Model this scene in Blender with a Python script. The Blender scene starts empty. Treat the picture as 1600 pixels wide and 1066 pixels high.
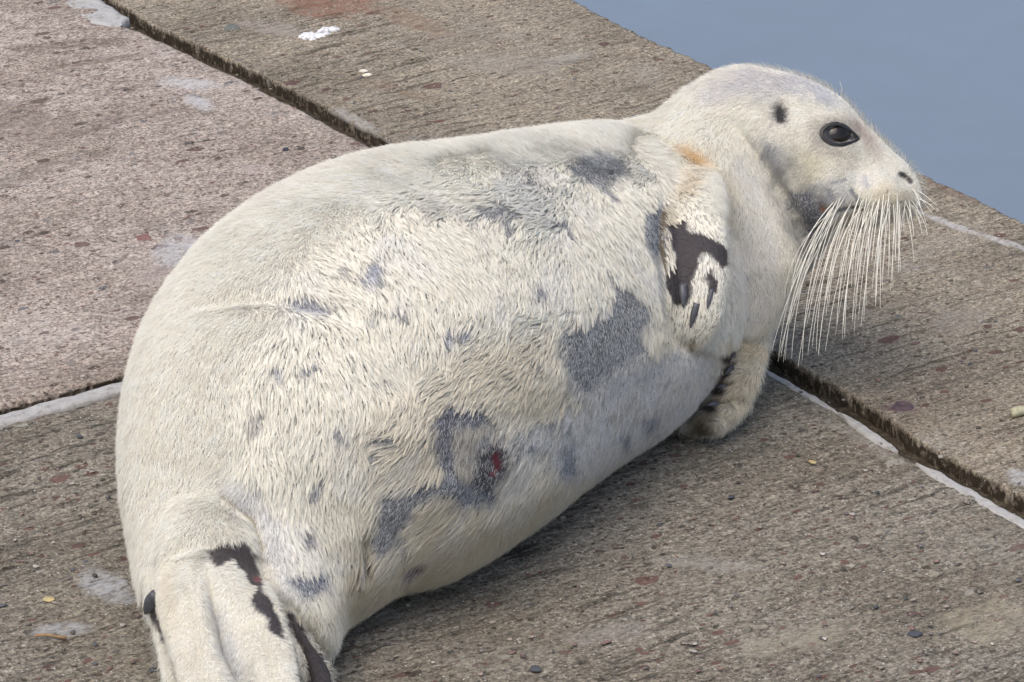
import bpy, math, random
import numpy as np
from mathutils import Vector
from mathutils.bvhtree import BVHTree

rng = np.random.default_rng(11)
random.seed(11)
scn = bpy.context.scene
COL = scn.collection

# ------------------------------------------------------------------ camera
FPX, PITCH, DIST = 6660.0, math.radians(23.5), 6.0
CAM = np.array([0.0, -DIST*math.cos(PITCH), DIST*math.sin(PITCH)])
RT = np.array([1.0, 0, 0])
FW = np.array([0, math.cos(PITCH), -math.sin(PITCH)])
UP = np.array([0, math.sin(PITCH), math.cos(PITCH)])
cam_d = bpy.data.cameras.new('camera'); cam = bpy.data.objects.new('camera', cam_d); COL.objects.link(cam)
cam.location = CAM; cam.rotation_euler = (math.pi/2-PITCH, 0, 0)
cam_d.sensor_width = 36; cam_d.lens = 36*FPX/1600; cam_d.clip_start = .05; cam_d.clip_end = 2000
scn.camera = cam

# ------------------------------------------------------------------ sky and light
SUN_EL, SUN_AZ = math.radians(62), math.radians(212)     # azimuth clockwise from +Y
w = bpy.data.worlds.new('World'); scn.world = w; w.use_nodes = True
nt = w.node_tree; nt.nodes.clear()
sky = nt.nodes.new('ShaderNodeTexSky'); sky.sky_type = 'NISHITA'; sky.sun_disc = False
sky.sun_elevation = SUN_EL; sky.sun_rotation = SUN_AZ
sky.air_density = 1.0; sky.dust_density = 4.0; sky.ozone_density = 1.0
bg = nt.nodes.new('ShaderNodeBackground'); bg.inputs[1].default_value = .15
ow = nt.nodes.new('ShaderNodeOutputWorld')
nt.links.new(sky.outputs[0], bg.inputs[0]); nt.links.new(bg.outputs[0], ow.inputs[0])
sd = bpy.data.lights.new('sun', 'SUN'); sd.energy = 1.15; sd.angle = math.radians(60); sd.color = (1.0, .945, .86)
sun = bpy.data.objects.new('sun', sd); COL.objects.link(sun)
sdir = Vector((math.sin(SUN_AZ)*math.cos(SUN_EL), math.cos(SUN_AZ)*math.cos(SUN_EL), math.sin(SUN_EL)))
sun.rotation_euler = sdir.to_track_quat('Z', 'Y').to_euler(); sun.location = (0, 0, 6)
scn.view_settings.view_transform = 'Standard'; scn.view_settings.look = 'None'
scn.view_settings.gamma = 1; scn.view_settings.exposure = 0.36
try:
    scn.cycles_curves.shape = 'RIBBONS'; scn.cycles_curves.subdivisions = 2
except Exception: pass
scn.cycles.max_bounces = 8; scn.cycles.diffuse_bounces = 4

# ------------------------------------------------------------------ helpers
def ray(px, py):
    px = np.asarray(px, float); py = np.asarray(py, float)
    return FW + ((px-800)/FPX)[..., None]*RT - ((py-533)/FPX)[..., None]*UP
def ground(px, py, z=0.0):
    d = ray(px, py); k = (z-CAM[2])/d[..., 2]
    return CAM + d*k[..., None]
def at_depth(px, py, dep): return CAM + ray(px, py)*np.asarray(dep)[..., None]
def proj(P):
    q = P-CAM; d = q@FW
    return 800+FPX*(q@RT)/d, 533-FPX*(q@UP)/d, d
def nrm(v): return v/np.maximum(np.linalg.norm(v, axis=-1, keepdims=True), 1e-12)
def sstep(a, b, x):
    t = np.clip((x-a)/(b-a), 0, 1); return t*t*(3-2*t)
_perm = np.random.default_rng(5).random((64, 64, 64))
def vnoise(P):
    """value noise in -1..1 of points (n,3)"""
    i = np.floor(P).astype(int); f = P-i; f = f*f*(3-2*f); i &= 63; j = (i+1) & 63
    g = _perm
    x0, y0, z0 = i.T; x1, y1, z1 = j.T; fx, fy, fz = f.T
    a = g[x0,y0,z0]*(1-fx)+g[x1,y0,z0]*fx; b = g[x0,y1,z0]*(1-fx)+g[x1,y1,z0]*fx
    c = g[x0,y0,z1]*(1-fx)+g[x1,y0,z1]*fx; d = g[x0,y1,z1]*(1-fx)+g[x1,y1,z1]*fx
    return ((a*(1-fy)+b*fy)*(1-fz)+(c*(1-fy)+d*fy)*fz)*2-1
def fbm(P, o=4):
    s = 0; a = 1; t = 0
    for k in range(o): s = s+a*vnoise(P*2**k+k*17.3); t += a; a *= .5
    return s/t
def obj(name, verts, faces, mat=None, parent=None, smooth=True):
    me = bpy.data.meshes.new(name); me.from_pydata([tuple(map(float, v)) for v in verts], [], [tuple(map(int, f)) for f in faces]); me.update()
    if smooth: me.polygons.foreach_set('use_smooth', [True]*len(me.polygons))
    o = bpy.data.objects.new(name, me); COL.objects.link(o)
    if mat: me.materials.append(mat)
    if parent: o.parent = parent
    return o
def tag(o, label, cat, group=None):
    o['label'] = label; o['category'] = cat
    if group: o['group'] = group
def loc_to(o, p):
    """move the origin of a mesh object to p without moving its shape"""
    for v in o.data.vertices: v.co -= Vector(p)
    o.location = p
class NT:
    def __init__(s, name):
        s.m = bpy.data.materials.new(name); s.m.use_nodes = True; s.t = s.m.node_tree; s.n = s.t.nodes
        s.b = s.n['Principled BSDF']; s.L = s.t.links
    def new(s, typ, **kw):
        q = s.n.new('ShaderNode'+typ)
        for k, v in kw.items(): setattr(q, k, v)
        return q
    def put(s, node, key, v):
        if hasattr(v, 'is_output'): s.L.new(v, node.inputs[key])
        elif v is not None: node.inputs[key].default_value = v
    def mapping(s, vec, sc=(1,1,1), rz=0, loc=(0,0,0)):
        q = s.new('Mapping'); s.put(q, 'Vector', vec); q.inputs['Scale'].default_value = sc; q.inputs['Rotation'].default_value = (0,0,rz); q.inputs['Location'].default_value = loc
        return q.outputs[0]
    def noise(s, vec, scale, det=4, rough=.55, dist=0):
        q = s.new('TexNoise'); s.put(q, 'Vector', vec); s.put(q, 'Scale', scale); s.put(q, 'Detail', det); s.put(q, 'Roughness', rough); s.put(q, 'Distortion', dist)
        return q
    def vor(s, vec, scale, feat='F1', rnd=1.0):
        q = s.new('TexVoronoi'); q.feature = feat; s.put(q, 'Vector', vec); s.put(q, 'Scale', scale); s.put(q, 'Randomness', rnd)
        return q
    def ramp(s, fac, stops):
        q = s.new('ValToRGB'); s.put(q, 'Fac', fac); e = q.color_ramp.elements
        while len(e) > 1: e.remove(e[-1])
        for i, (p, c) in enumerate(stops):
            x = e[0] if i == 0 else e.new(p)
            x.position = p; c = c if hasattr(c, '__len__') else (c,)*3; x.color = (*c, 1)
        return q.outputs[0]
    def mix(s, fac, a, b, mode='MIX'):
        q = s.new('Mix'); q.data_type = 'RGBA'; q.blend_type = mode
        for k, v in ((0, fac), (6, a), (7, b)):
            if hasattr(v, 'is_output'): s.L.new(v, q.inputs[k])
            else: q.inputs[k].default_value = (*v, 1) if hasattr(v, '__len__') else v
        return q.outputs[2]
    def math(s, op, a, b=0.0, clamp=False):
        q = s.new('Math'); q.operation = op; q.use_clamp = clamp; s.put(q, 0, a); s.put(q, 1, b); return q.outputs[0]
    def bump(s, h, dist, strength=1.0, nor=None):
        q = s.new('Bump'); s.put(q, 'Height', h); q.inputs['Distance'].default_value = dist; q.inputs['Strength'].default_value = strength
        if nor is not None: s.put(q, 'Normal', nor)
        return q.outputs[0]
def lin(*c):
    return tuple((x/255/12.92 if x/255 < .04045 else ((x/255+.055)/1.055)**2.4) for x in c)

# ------------------------------------------------------------------ the quay: frame of its joints
JPX = [(150,-5),(230,42),(420,130),(625,238),(1195,552),(1330,628),(1440,700),(1600,790)]
EPX = [(890,0),(1120,112),(1420,262),(1600,348)]
P0 = ground(905, 394)
e1 = nrm(ground(1600, 788)-ground(230, 42)); e2 = np.cross([0,0,1.0], e1)    # e2 points to the water
CA, CB = ground(0, 648), ground(190, 594)
def st(P): q = P-P0; return q@e1, q@e2
JS, JT = np.array([st(ground(*p)) for p in JPX]).T
ES, ET = np.array([st(ground(*p)) for p in EPX]).T
ke = np.polyfit(ES, ET, 1)
wob = lambda s, k, amp, f: amp*fbm(np.stack([s*f, s*0+k*7.7, s*0], 1), 4)
def jt(s): return np.interp(s, JS, JT)
def et(s): return np.polyval(ke, s)+wob(s, 3, .012, 5)+wob(s, 9, .006, 40)
(sa, ta), (sb, tb) = st(CA), st(CB)
kc = (sb-sa)/(tb-ta)
def cs(t): return sa+(t-ta)*kc
# direction of the broom strokes, along the cross joint
cdir = nrm(CB-CA); STRIA = math.atan2(cdir[1], cdir[0])
print('cross joint skew', kc, 'slab width', ke, 'stria', math.degrees(STRIA))

def steps(a, b, lo, hi, fine, coarse=.25):
    r = [a]
    while r[-1] < b:
        x = r[-1]; d = max(lo-x, x-hi, 0)
        r.append(x+fine+min(coarse, d*.25))
    r[-1] = b
    return np.array(r)
def relief(P, amp=1.0):
    """height of the weathered concrete at world points"""
    c, s = math.cos(STRIA), math.sin(STRIA)
    a = P[:,0]*c+P[:,1]*s; b = -P[:,0]*s+P[:,1]*c
    z = .0026*fbm(np.stack([a*8, b*75, a*0], 1), 3)+.0022*fbm(np.stack([a*6, b*9, a*0+4], 1), 3)
    g = fbm(np.stack([a*45, b*75, a*0+9], 1), 3)
    return amp*(z+.0016*g)
def slab(name, Sf, Tf, us, vs, z0, mat, amp=1.0, round_=.006, depth=.10):
    """grid mesh between boundary curves; Sf(u,v), Tf(u,v) give frame coordinates"""
    U, V = np.meshgrid(us, vs, indexing='ij'); u, v = U.ravel(), V.ravel()
    S, T = Sf(u, v), Tf(u, v)
    P = P0+S[:,None]*e1+T[:,None]*e2
    z = z0+relief(P, amp)
    de = np.minimum(np.minimum(u-us[0], us[-1]-u), np.minimum(v-vs[0], vs[-1]-v))
    z -= round_*np.exp(-de/.005)*(1+.8*fbm(P*30+3, 2))
    P[:,2] = z
    n, m = len(us), len(vs); idx = np.arange(n*m).reshape(n, m)
    F = np.stack([idx[:-1,:-1], idx[1:,:-1], idx[1:,1:], idx[:-1,1:]], -1).reshape(-1, 4)
    loop = np.concatenate([idx[:,0], idx[-1,1:], idx[-2::-1,-1], idx[0,-2:0:-1]])
    rows = [loop]; Ps = [P]; base = n*m
    for k, (dz, jit) in enumerate(((.010, .004), (.03, .006), (depth, .0))):
        q = P[loop].copy(); q[:,2] = z0-dz+.003*fbm(q*60+k, 3)*(jit > 0); q[:,0] += jit*1.3*fbm(q*45+7*k, 3); q[:,1] += jit*1.3*fbm(q*45+11+7*k, 3)
        Ps.append(q); rows.append(base+np.arange(len(loop))); base += len(loop)
    Fs = [F]
    for a, b in zip(rows[:-1], rows[1:]):
        a2, b2 = np.roll(a, -1), np.roll(b, -1); Fs.append(np.stack([a, b, b2, a2], 1))
    o = obj(name, np.concatenate(Ps), np.concatenate(Fs), mat); o['kind'] = 'structure'; o['top'] = float(z0)
    return o

def concrete(name, base, alt, red, dark, pale, stria=.8, stone=1.0):
    n = NT(name); tc = n.new('TexCoord').outputs['Object']
    R = n.mapping(tc, rz=-STRIA)
    rag = n.noise(R, 55, 3); 
    Rd = n.new('VectorMath'); Rd.operation = 'ADD'
    sc = n.new('VectorMath'); sc.operation = 'SCALE'; n.L.new(rag.outputs['Color'], sc.inputs[0]); sc.inputs['Scale'].default_value = .012
    n.L.new(R, Rd.inputs[0]); n.L.new(sc.outputs[0], Rd.inputs[1]); RW = Rd.outputs[0]
    big = n.noise(n.mapping(R, (1, 1.6, 1)), 2.2, 5, .6)
    col = n.mix(n.ramp(big.outputs[0], [(.41, 0), (.57, 1)]), base, alt)
    col = n.mix(n.ramp(n.noise(n.mapping(R, (1, 1.5, 1), loc=(3, 1, 0)), 5.5, 6, .65).outputs[0], [(.5, 0), (.68, .55)]), col, tuple(.5*a+.5*d for a, d in zip(alt, dark)))
    # strokes
    stk = n.noise(n.mapping(RW, (1, 8, 1)), 9.5, 6, .66)
    fade = n.ramp(n.noise(R, 3.1, 3).outputs[0], [(.38, .15), (.6, 1)])
    stm = n.math('MULTIPLY', n.ramp(stk.outputs[0], [(.39, 1), (.48, 0)]), fade)
    col = n.mix(n.math('MULTIPLY', stm, stria), col, dark)
    # sand grain
    g1 = n.noise(R, 210, 5, .8)
    col = n.mix(.85, col, n.ramp(g1.outputs[0], [(.34, .05), (.5, .5), (.66, .97)]), 'OVERLAY')
    g2 = n.noise(n.mapping(R, (1, 1.9, 1)), 62, 5, .75)
    col = n.mix(.6, col, n.ramp(g2.outputs[0], [(.34, .18), (.5, .5), (.66, .85)]), 'OVERLAY')
    # grains of crushed stone in three sizes
    hs = []
    for sc_, thr, st_ in ((23, .085, (1, 1.7, 1)), (40, .20, (1, 1.7, 1)), (80, .30, (1, 1.5, 1)), (160, .42, (1, 1.3, 1))):
        v = n.vor(n.mapping(RW, st_), sc_)
        sep = n.new('SeparateColor'); n.L.new(v.outputs['Color'], sep.inputs[0])
        size = n.math('MULTIPLY', sep.outputs[1], .42)
        inside = n.math('MULTIPLY', n.math('LESS_THAN', v.outputs['Distance'], size), n.math('LESS_THAN', sep.outputs[0], thr*stone))
        cc = n.ramp(sep.outputs[2], [(0, red), (.34, tuple(x*.6 for x in red)), (.36, dark), (.56, tuple(x*.45 for x in dark)), (.6, (.16,.17,.18)), (.75, tuple(.7*x for x in base)), (.8, pale), (1, base)])
        col = n.mix(n.math('MULTIPLY', inside, .82), col, cc)
        hs.append(inside)
    # sparse white specks and pits
    v = n.vor(R, 260); sep = n.new('SeparateColor'); n.L.new(v.outputs['Color'], sep.inputs[0])
    spk = n.math('MULTIPLY', n.math('LESS_THAN', v.outputs['Distance'], .3), n.math('LESS_THAN', sep.outputs[0], .045))
    col = n.mix(spk, col, (.72, .7, .66))
    pit = n.ramp(n.noise(n.mapping(RW, (1, 2.2, 1)), 75, 4, .6).outputs[0], [(.27, 1), (.36, 0)])
    col = n.mix(n.math('MULTIPLY', pit, .75), col, tuple(.35*x for x in dark))
    # lichen bloom / salt
    bl = n.math('MULTIPLY', n.ramp(n.noise(R, 4.3, 5, .62).outputs[0], [(.58, 0), (.70, 1)]), n.ramp(n.noise(R, 120, 4, .7).outputs[0], [(.42, 0), (.6, .65)]))
    col = n.mix(bl, col, pale)
    vc = n.new('Attribute'); vc.attribute_name = 'stain'
    alpha = vc.outputs['Alpha']
    brk = n.ramp(n.noise(n.mapping(RW, (1, 1.6, 1)), 70, 5, .7).outputs[0], [(.34, .1), (.58, 1)])
    col = n.mix(n.math('MULTIPLY', alpha, brk, True), col, vc.outputs['Color'])
    n.L.new(col, n.b.inputs['Base Color']); n.put(n.b, 'Roughness', .93); n.put(n.b, 'Specular IOR Level', .22)
    h = n.math('ADD', n.math('MULTIPLY', stk.outputs[0], .3+stria), n.math('MULTIPLY', g2.outputs[0], .8))
    h = n.math('ADD', h, n.math('MULTIPLY', g1.outputs[0], .45))
    h = n.math('ADD', h, n.math('MULTIPLY', pit, -.5)); h = n.math('ADD', h, n.math('MULTIPLY', hs[1], .12))
    n.L.new(n.bump(h, .0068), n.b.inputs['Normal'])
    return n.m
m_far = concrete('weathered_brown_concrete', (.285,.242,.182), (.37,.318,.24), (.20,.105,.09), (.085,.072,.05), (.5,.47,.42), stone=.8)
m_pink = concrete('pink_aggregate_concrete', (.49,.415,.355), (.39,.325,.27), (.21,.12,.105), (.12,.09,.07), (.62,.56,.51), stone=1.7, stria=.3)
m_near = concrete('grey_broomed_concrete', (.312,.28,.225), (.25,.22,.17), (.20,.105,.09), (.085,.075,.058), (.5,.48,.41), stone=1.15, stria=.95)

lo, hi = -1.75, 1.05     # the stretch of quay near the seal, fine grid
FINE = .005
us = steps(-30, 30, lo, hi, FINE, 1.5); vs = np.concatenate([np.linspace(0, 1, 150)])
W = lambda s: et(s)-jt(s)-.016-wob(s, 1, .004, 9)
far = slab('pavement', lambda u, v: u, lambda u, v: jt(u)+.016+wob(u, 1, .006, 9)+wob(u, 2, .003, 60)+v*W(u), us, vs, .0, m_far, round_=.0)
# near slabs
ts = steps(0, 12, -.1, 1.9, FINE, 1.0)
def near_T(sgn): return lambda u, v: jt(np.clip(cs(-v)+sgn*u, -30, 30))-.030-v+wob(cs(-v)+sgn*u, 5, .004, 12)
ul = steps(.012, 12, -.1, 1.25, FINE, 1.0)
left = slab('pavement', lambda u, v: cs(-v)-u+wob(v, 6, .004, 14), near_T(-1), ul, ts, .007, m_pink)
ur = steps(.03, 12, -.1, 1.25, FINE, 1.0)
right = slab('pavement', lambda u, v: cs(-v)+u+wob(v, 7, .004, 14), near_T(1), ur, ts, -.002, m_near)
# quay wall below the edge, towards the water
sw = np.arange(-30, 30.01, .25); top = P0+sw[:,None]*e1+(et(sw)-.01)[:,None]*e2
V = []; 
for z, off in ((-.012, -.004), (-.3, 0), (-3, .05)):
    q = top+off*e2; q[:,2] = z; V.append(q)
for z, off in ((-3, -1), (-.012, -1)):
    q = top+off*e2; q[:,2] = z; V.append(q)
nS = len(sw); F = [(r*nS+i, r*nS+i+1, ((r+1)%5)*nS+i+1, ((r+1)%5)*nS+i) for r in range(5) for i in range(nS-1)]
for r in range(3): pass
far_v = np.concatenate(V); far_v[:,2] -= .02
quay = obj('quay_wall', far_v, F, m_far, smooth=False); quay['kind'] = 'structure'
# packed dirt in the open joint, mortar in the closed ones
def strip(name, cen, width, z, mat, nw=9, bumpy=.004, kind='structure', seed=0):
    """ribbon with thickness along world points cen (n,3)"""
    n = len(cen); d = nrm(np.gradient(cen, axis=0)); s = np.cross([0,0,1.0], d)
    V = []
    wd = width*np.ones(n)
    for j in range(nw):
        a = j/(nw-1)*2-1
        ws = wd*(.5+.16*fbm(cen*35+seed+3*(a > 0), 3))
        q = cen+s*(a*ws)[:,None]; q[:,2] = z+bumpy*fbm(q*60+seed, 3)-(.004 if abs(a) == 1 else 0)
        V.append(q)
    for j in (nw-1, 0):
        q = V[j].copy(); q[:,2] = z-.03; V.append(q)
    R = nw+2; F = [(j*n+i, ((j+1)%R)*n+i, ((j+1)%R)*n+i+1, j*n+i+1) for j in range(R) for i in range(n-1)]
    o = obj(name, np.concatenate(V), F, mat); o['kind'] = kind
    return o
nd = NT('packed_dirt'); tc = nd.new('TexCoord').outputs['Object']
c = nd.ramp(nd.noise(tc, 90, 6, .7).outputs[0], [(.3, (.02,.016,.008)), (.5, (.06,.046,.028)), (.68, (.14,.115,.08))])
nd.L.new(c, nd.b.inputs['Base Color']); nd.put(nd.b, 'Roughness', 1.0)
nd.L.new(nd.bump(nd.noise(tc, 160, 5, .7).outputs[0], .008), nd.b.inputs['Normal'])
nm = NT('white_mortar'); tc = nm.new('TexCoord').outputs['Object']
c = nm.ramp(nm.noise(tc, 70, 6, .7).outputs[0], [(.32, (.26,.24,.22)), (.46, (.42,.41,.39)), (.7, (.50,.49,.48))])
nm.L.new(c, nm.b.inputs['Base Color']); nm.put(nm.b, 'Roughness', .95)
nm.L.new(nm.bump(nm.noise(tc, 130, 5, .7).outputs[0], .004), nm.b.inputs['Normal'])
ss = np.arange(-3, 2.5, .004); jc = P0+ss[:,None]*e1+(jt(ss)-.008)[:,None]*e2
strip('joint_dirt', jc, .085, -.024, nd.m, kind='structure', bumpy=.006)
def along_j(px0, px1, off, width, z, seed):
    a = st(ground(*px0))[0]; b = st(ground(*px1))[0]
    s_ = np.arange(a, b, .004); tt = jt(s_)+off
    wd = width*np.clip(np.minimum((s_-a)/.04, (b-s_)/.04), .08, 1)
    strip('mortar_joint', P0+s_[:,None]*e1+tt[:,None]*e2, wd, z, nm.m, seed=seed, bumpy=.002)
along_j((1205, 566), (1325, 640), -.033, .014, -.002, 1)
along_j((1322, 640), (1425, 700), -.033, .018, -.0005, 2)
along_j((1455, 715), (1660, 830), -.034, .020, -.0005, 3)
along_j((60, -55), (228, 40), -.045, .07, .0085, 4)
tt = np.arange(.02, 2.6, .004); P = P0+cs(-tt)[:,None]*e1-(tt-0)[:,None]*e2
tcr = np.arange(.02, 2.6, .004); mc = P0+(cs(-tcr)+.012)[:,None]*e1+(jt(cs(-tcr))-tcr)[:,None]*e2
strip('mortar_joint', mc, .030, -.001, nm.m, seed=8, bumpy=.002)
strip('joint_dirt', mc, .07, -.014, nd.m, seed=9)

# stains: colour and strength held per vertex on the slabs (pattern of the stone itself)
def paint(o, spots):
    me = o.data; n = len(me.vertices); co = np.empty(n*3); me.vertices.foreach_get('co', co); co = co.reshape(-1, 3)
    px, py, _ = proj(co); C = np.zeros((n, 4)); dk = co[:,2] < o['top']-.009; C[dk] = (.055,.042,.028,1.5)
    wx = fbm(co*45, 4)
    for (x, y, rx, ry, ang, colr, a) in spots:
        dx, dy = px-x, py-y; ca, sa_ = math.cos(math.radians(ang)), math.sin(math.radians(ang))
        r = np.hypot((dx*ca+dy*sa_)/rx, (-dx*sa_+dy*ca)/ry)+.45*wx
        m = a*(1-sstep(.55, 1.15, r))
        k = m > C[:,3]; C[k,:3] = colr; C[k,3] = m[k]
    at = me.color_attributes.new('stain', 'FLOAT_COLOR', 'POINT'); at.data.foreach_set('color', C.ravel())
wh = (.62,.62,.62)
paint(far, [(515,8,80,22,0,(.30,.14,.09),.75),(430,45,60,12,8,(.45,.4,.35),.6),(1490,352,60,5,20,(.62,.6,.57),.9),(1570,378,60,5,18,(.62,.6,.57),.9),
    (560,190,50,8,30,(.5,.48,.45),.7),(1590,745,25,12,20,(.6,.6,.6),.8),(1409,636,30,12,0,(.17,.09,.11),.75),(1480,290,55,14,25,(.2,.13,.1),.6),(640,30,90,15,20,(.30,.2,.14),.6),
    (620,140,90,10,15,(.24,.17,.11),.5),(780,100,100,18,5,(.40,.36,.31),.5),(1500,500,60,20,-15,(.36,.31,.27),.5),(880,95,50,10,-12,(.42,.4,.37),.5)])
paint(left, [(300,130,50,10,5,wh,.8),(310,160,28,10,20,wh,.9),(285,395,55,26,-10,wh,.8),(240,430,50,14,-15,(.5,.42,.38),.6),(100,70,110,8,-5,(.14,.11,.08),.7),(20,180,70,24,-10,(.2,.15,.12),.6),(60,200,70,30,-8,(.22,.17,.14),.5),
    (150,95,90,5,-8,(.16,.12,.09),.7),(150,200,70,6,-20,(.16,.12,.1),.5),(395,265,30,8,0,(.55,.45,.42),.6),(20,280,90,10,-20,(.17,.14,.11),.6)])
paint(right, [(165,915,50,26,25,(.55,.56,.57),.85),(95,985,45,13,-5,(.5,.5,.5),.8),(1240,1000,110,22,-12,(.42,.38,.29),.7),(950,990,70,16,-10,(.36,.33,.3),.6),(1100,880,90,12,5,(.42,.4,.36),.6),(1540,970,80,40,-12,(.42,.37,.26),.6),
    (1350,690,70,10,30,(.4,.37,.33),.45)])

# grit lying on the slabs: too many to count
def lump(seed, n=10):
    r = np.random.default_rng(seed)
    th = np.linspace(0, 2*np.pi, n, endpoint=False); v = [(0,0,1)]
    for z, q in ((.75, .65), (.15, 1.0), (-.5, .8)):
        rr = q*(1+.22*r.normal(size=n)); v += [(a*math.cos(t), a*math.sin(t), z+.1*r.normal()) for a, t in zip(rr, th)]
    v.append((0,0,-.8)); f = [(0, 1+i, 1+(i+1)%n) for i in range(n)]
    for k in range(2):
        for i in range(n): a, b = 1+k*n+i, 1+k*n+(i+1)%n; f.append((a, a+n, b+n, b))
    f += [(1+2*n+(i+1)%n, 1+2*n+i, 3*n+1) for i in range(n)]
    return np.array(v, float), f
def grit(N=3200):
    V = []; F = []; Cc = []; base = 0; L = [lump(k, 6) for k in range(8)]
    pal = np.array([(.20,.125,.11),(.17,.15,.14),(.10,.105,.115),(.34,.28,.23),(.24,.16,.13),(.45,.41,.36),(.09,.075,.06),(.28,.24,.2)])
    for i in range(N):
        px, py = random.uniform(-60, 1660), random.uniform(-60, 1130)
        if py < 0.49*(px-890)+12: continue
        p = ground(px, py); s, t = st(p)
        if abs(t-jt(s)) < .02 and random.random() < .7: continue
        if abs(s-cs(t)) < .05 and t < 0: continue
        z = .0065 if (t < jt(s) and s < cs(t)) else .0
        v, f = L[i % 8]; r = .0009+.0032*random.random()**3.2; a = random.uniform(0, 6.28)
        q = v*np.array([r*random.uniform(1, 1.9), r, r*random.uniform(.15, .32)]); ca, sa_ = math.cos(a), math.sin(a)
        q = np.stack([q[:,0]*ca-q[:,1]*sa_, q[:,0]*sa_+q[:,1]*ca, q[:,2]], 1)+[p[0], p[1], z+.0004]
        V.append(q); F += [tuple(base+k for k in g) for g in f]; base += len(q)
        Cc.append(np.tile([*(pal[random.randrange(8)]*random.uniform(.7, 1.15)), 1], (len(q), 1)))
    n = NT('grit_stone'); at = n.new('Attribute'); at.attribute_name = 'tint'
    n.L.new(n.mix(.5, at.outputs['Color'], n.ramp(n.noise(n.new('TexCoord').outputs['Object'], 400, 3).outputs[0], [(.3, .2), (.7, .8)]), 'OVERLAY'), n.b.inputs['Base Color']); n.put(n.b, 'Roughness', .85)
    o = obj('grit', np.concatenate(V), F, n.m); o['kind'] = 'stuff'
    a = o.data.color_attributes.new('tint', 'FLOAT_COLOR', 'POINT'); a.data.foreach_set('color', np.concatenate(Cc).ravel())
    tag(o, 'loose reddish and grey stone grit strewn over the concrete slabs', 'grit')
grit()

# ------------------------------------------------------------------ water
nw_ = NT('harbour_water'); tc = nw_.new('TexCoord').outputs['Object']
nw_.put(nw_.b, 'Base Color', (.178, .22, .268, 1)); nw_.put(nw_.b, 'Roughness', .12); nw_.put(nw_.b, 'IOR', 1.33)
h = nw_.math('ADD', nw_.noise(nw_.mapping(tc, (1, .55, 1), .5), 1.7, 4, .5).outputs[0], nw_.math('MULTIPLY', nw_.noise(nw_.mapping(tc, (1, .6, 1), .3), 7, 3).outputs[0], .12))
nw_.L.new(nw_.bump(h, .07, .5), nw_.b.inputs['Normal'])
WZ = -1.6
wc = [P0+e1*a+e2*b for a, b in ((-400, .0), (400, .0), (400, 900), (-400, 900))]
wv = np.array(wc); wv[:,2] = WZ
n_ = 40; gx = np.linspace(0, 1, n_); wv = np.array([P0+e1*(-400+800*a)+e2*(0+900*b) for a in gx for b in gx]); wv[:,2] = WZ
wf = [(i*n_+j, (i+1)*n_+j, (i+1)*n_+j+1, i*n_+j+1) for i in range(n_-1) for j in range(n_-1)]
water = obj('water', wv, wf, nw_.m); water['kind'] = 'structure'

# ------------------------------------------------------------------ the seal: body
def loft(C, U, Vv, T, cap0=.6, cap1=.6, rings=6, M=56, p=2.0):
    """closed tube through ellipses: centres C, semi-axis vectors U and Vv, tangents T; smooth between stations"""
    n = len(C); t = np.arange(n); tt = np.linspace(0, n-1, (n-1)*rings+1)
    def cr(A):
        A = np.asarray(A); out = np.empty((len(tt), A.shape[1]))
        for k, x in enumerate(tt):
            i = min(int(x), n-2); f = x-i
            p0, p1, p2, p3 = A[max(i-1, 0)], A[i], A[i+1], A[min(i+2, n-1)]
            out[k] = .5*((2*p1)+(-p0+p2)*f+(2*p0-5*p1+4*p2-p3)*f*f+(-p0+3*p1-3*p2+p3)*f**3)
        return out
    c, u, v = cr(C), cr(U), cr(Vv)
    Tn = nrm(np.gradient(c, axis=0))
    def capr(i, sgn, k):
        r = np.linalg.norm(u[i]); o = []
        for ph in np.linspace(0, math.pi/2, 7)[1:-1]:
            o.append((c[i]+sgn*Tn[i]*r*k*math.sin(ph), u[i]*math.cos(ph), v[i]*math.cos(ph)))
        return o, c[i]+sgn*Tn[i]*r*k
    a, pa = capr(0, -1, cap0); b, pb = capr(-1, 1, cap1)
    R = a[::-1]+list(zip(c, u, v))+b
    th = np.linspace(0, 2*np.pi, M, endpoint=False)
    co, si = np.cos(th), np.sin(th); e = 2/p
    co = np.sign(co)*np.abs(co)**e; si = np.sign(si)*np.abs(si)**e
    V = [cc+co[:,None]*uu+si[:,None]*vv for cc, uu, vv in R]
    nR = len(R); V = np.concatenate(V+[[pa], [pb]])
    F = [(k*M+i, k*M+(i+1)%M, (k+1)*M+(i+1)%M, (k+1)*M+i) for k in range(nR-1) for i in range(M)]
    F += [(nR*M, (i+1)%M, i) for i in range(M)]+[(nR*M+1, (nR-1)*M+i, (nR-1)*M+(i+1)%M) for i in range(M)]
    return V, F
def sections(L, R, dep, ratio, tilt=0):
    L = np.array(L, float); R = np.array(R, float); dep = np.asarray(dep, float)
    l, r = at_depth(L[:,0], L[:,1], dep), at_depth(R[:,0], R[:,1], dep)
    C = (l+r)/2; a = np.linalg.norm(r-l, axis=1)/2; u = (r-l)/2/a[:,None]
    T = nrm(np.gradient(C, axis=0)); v = nrm(np.cross(T, u))
    b = a*ratio
    return C, u*a[:,None], v*b[:,None], T, a, b
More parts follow.
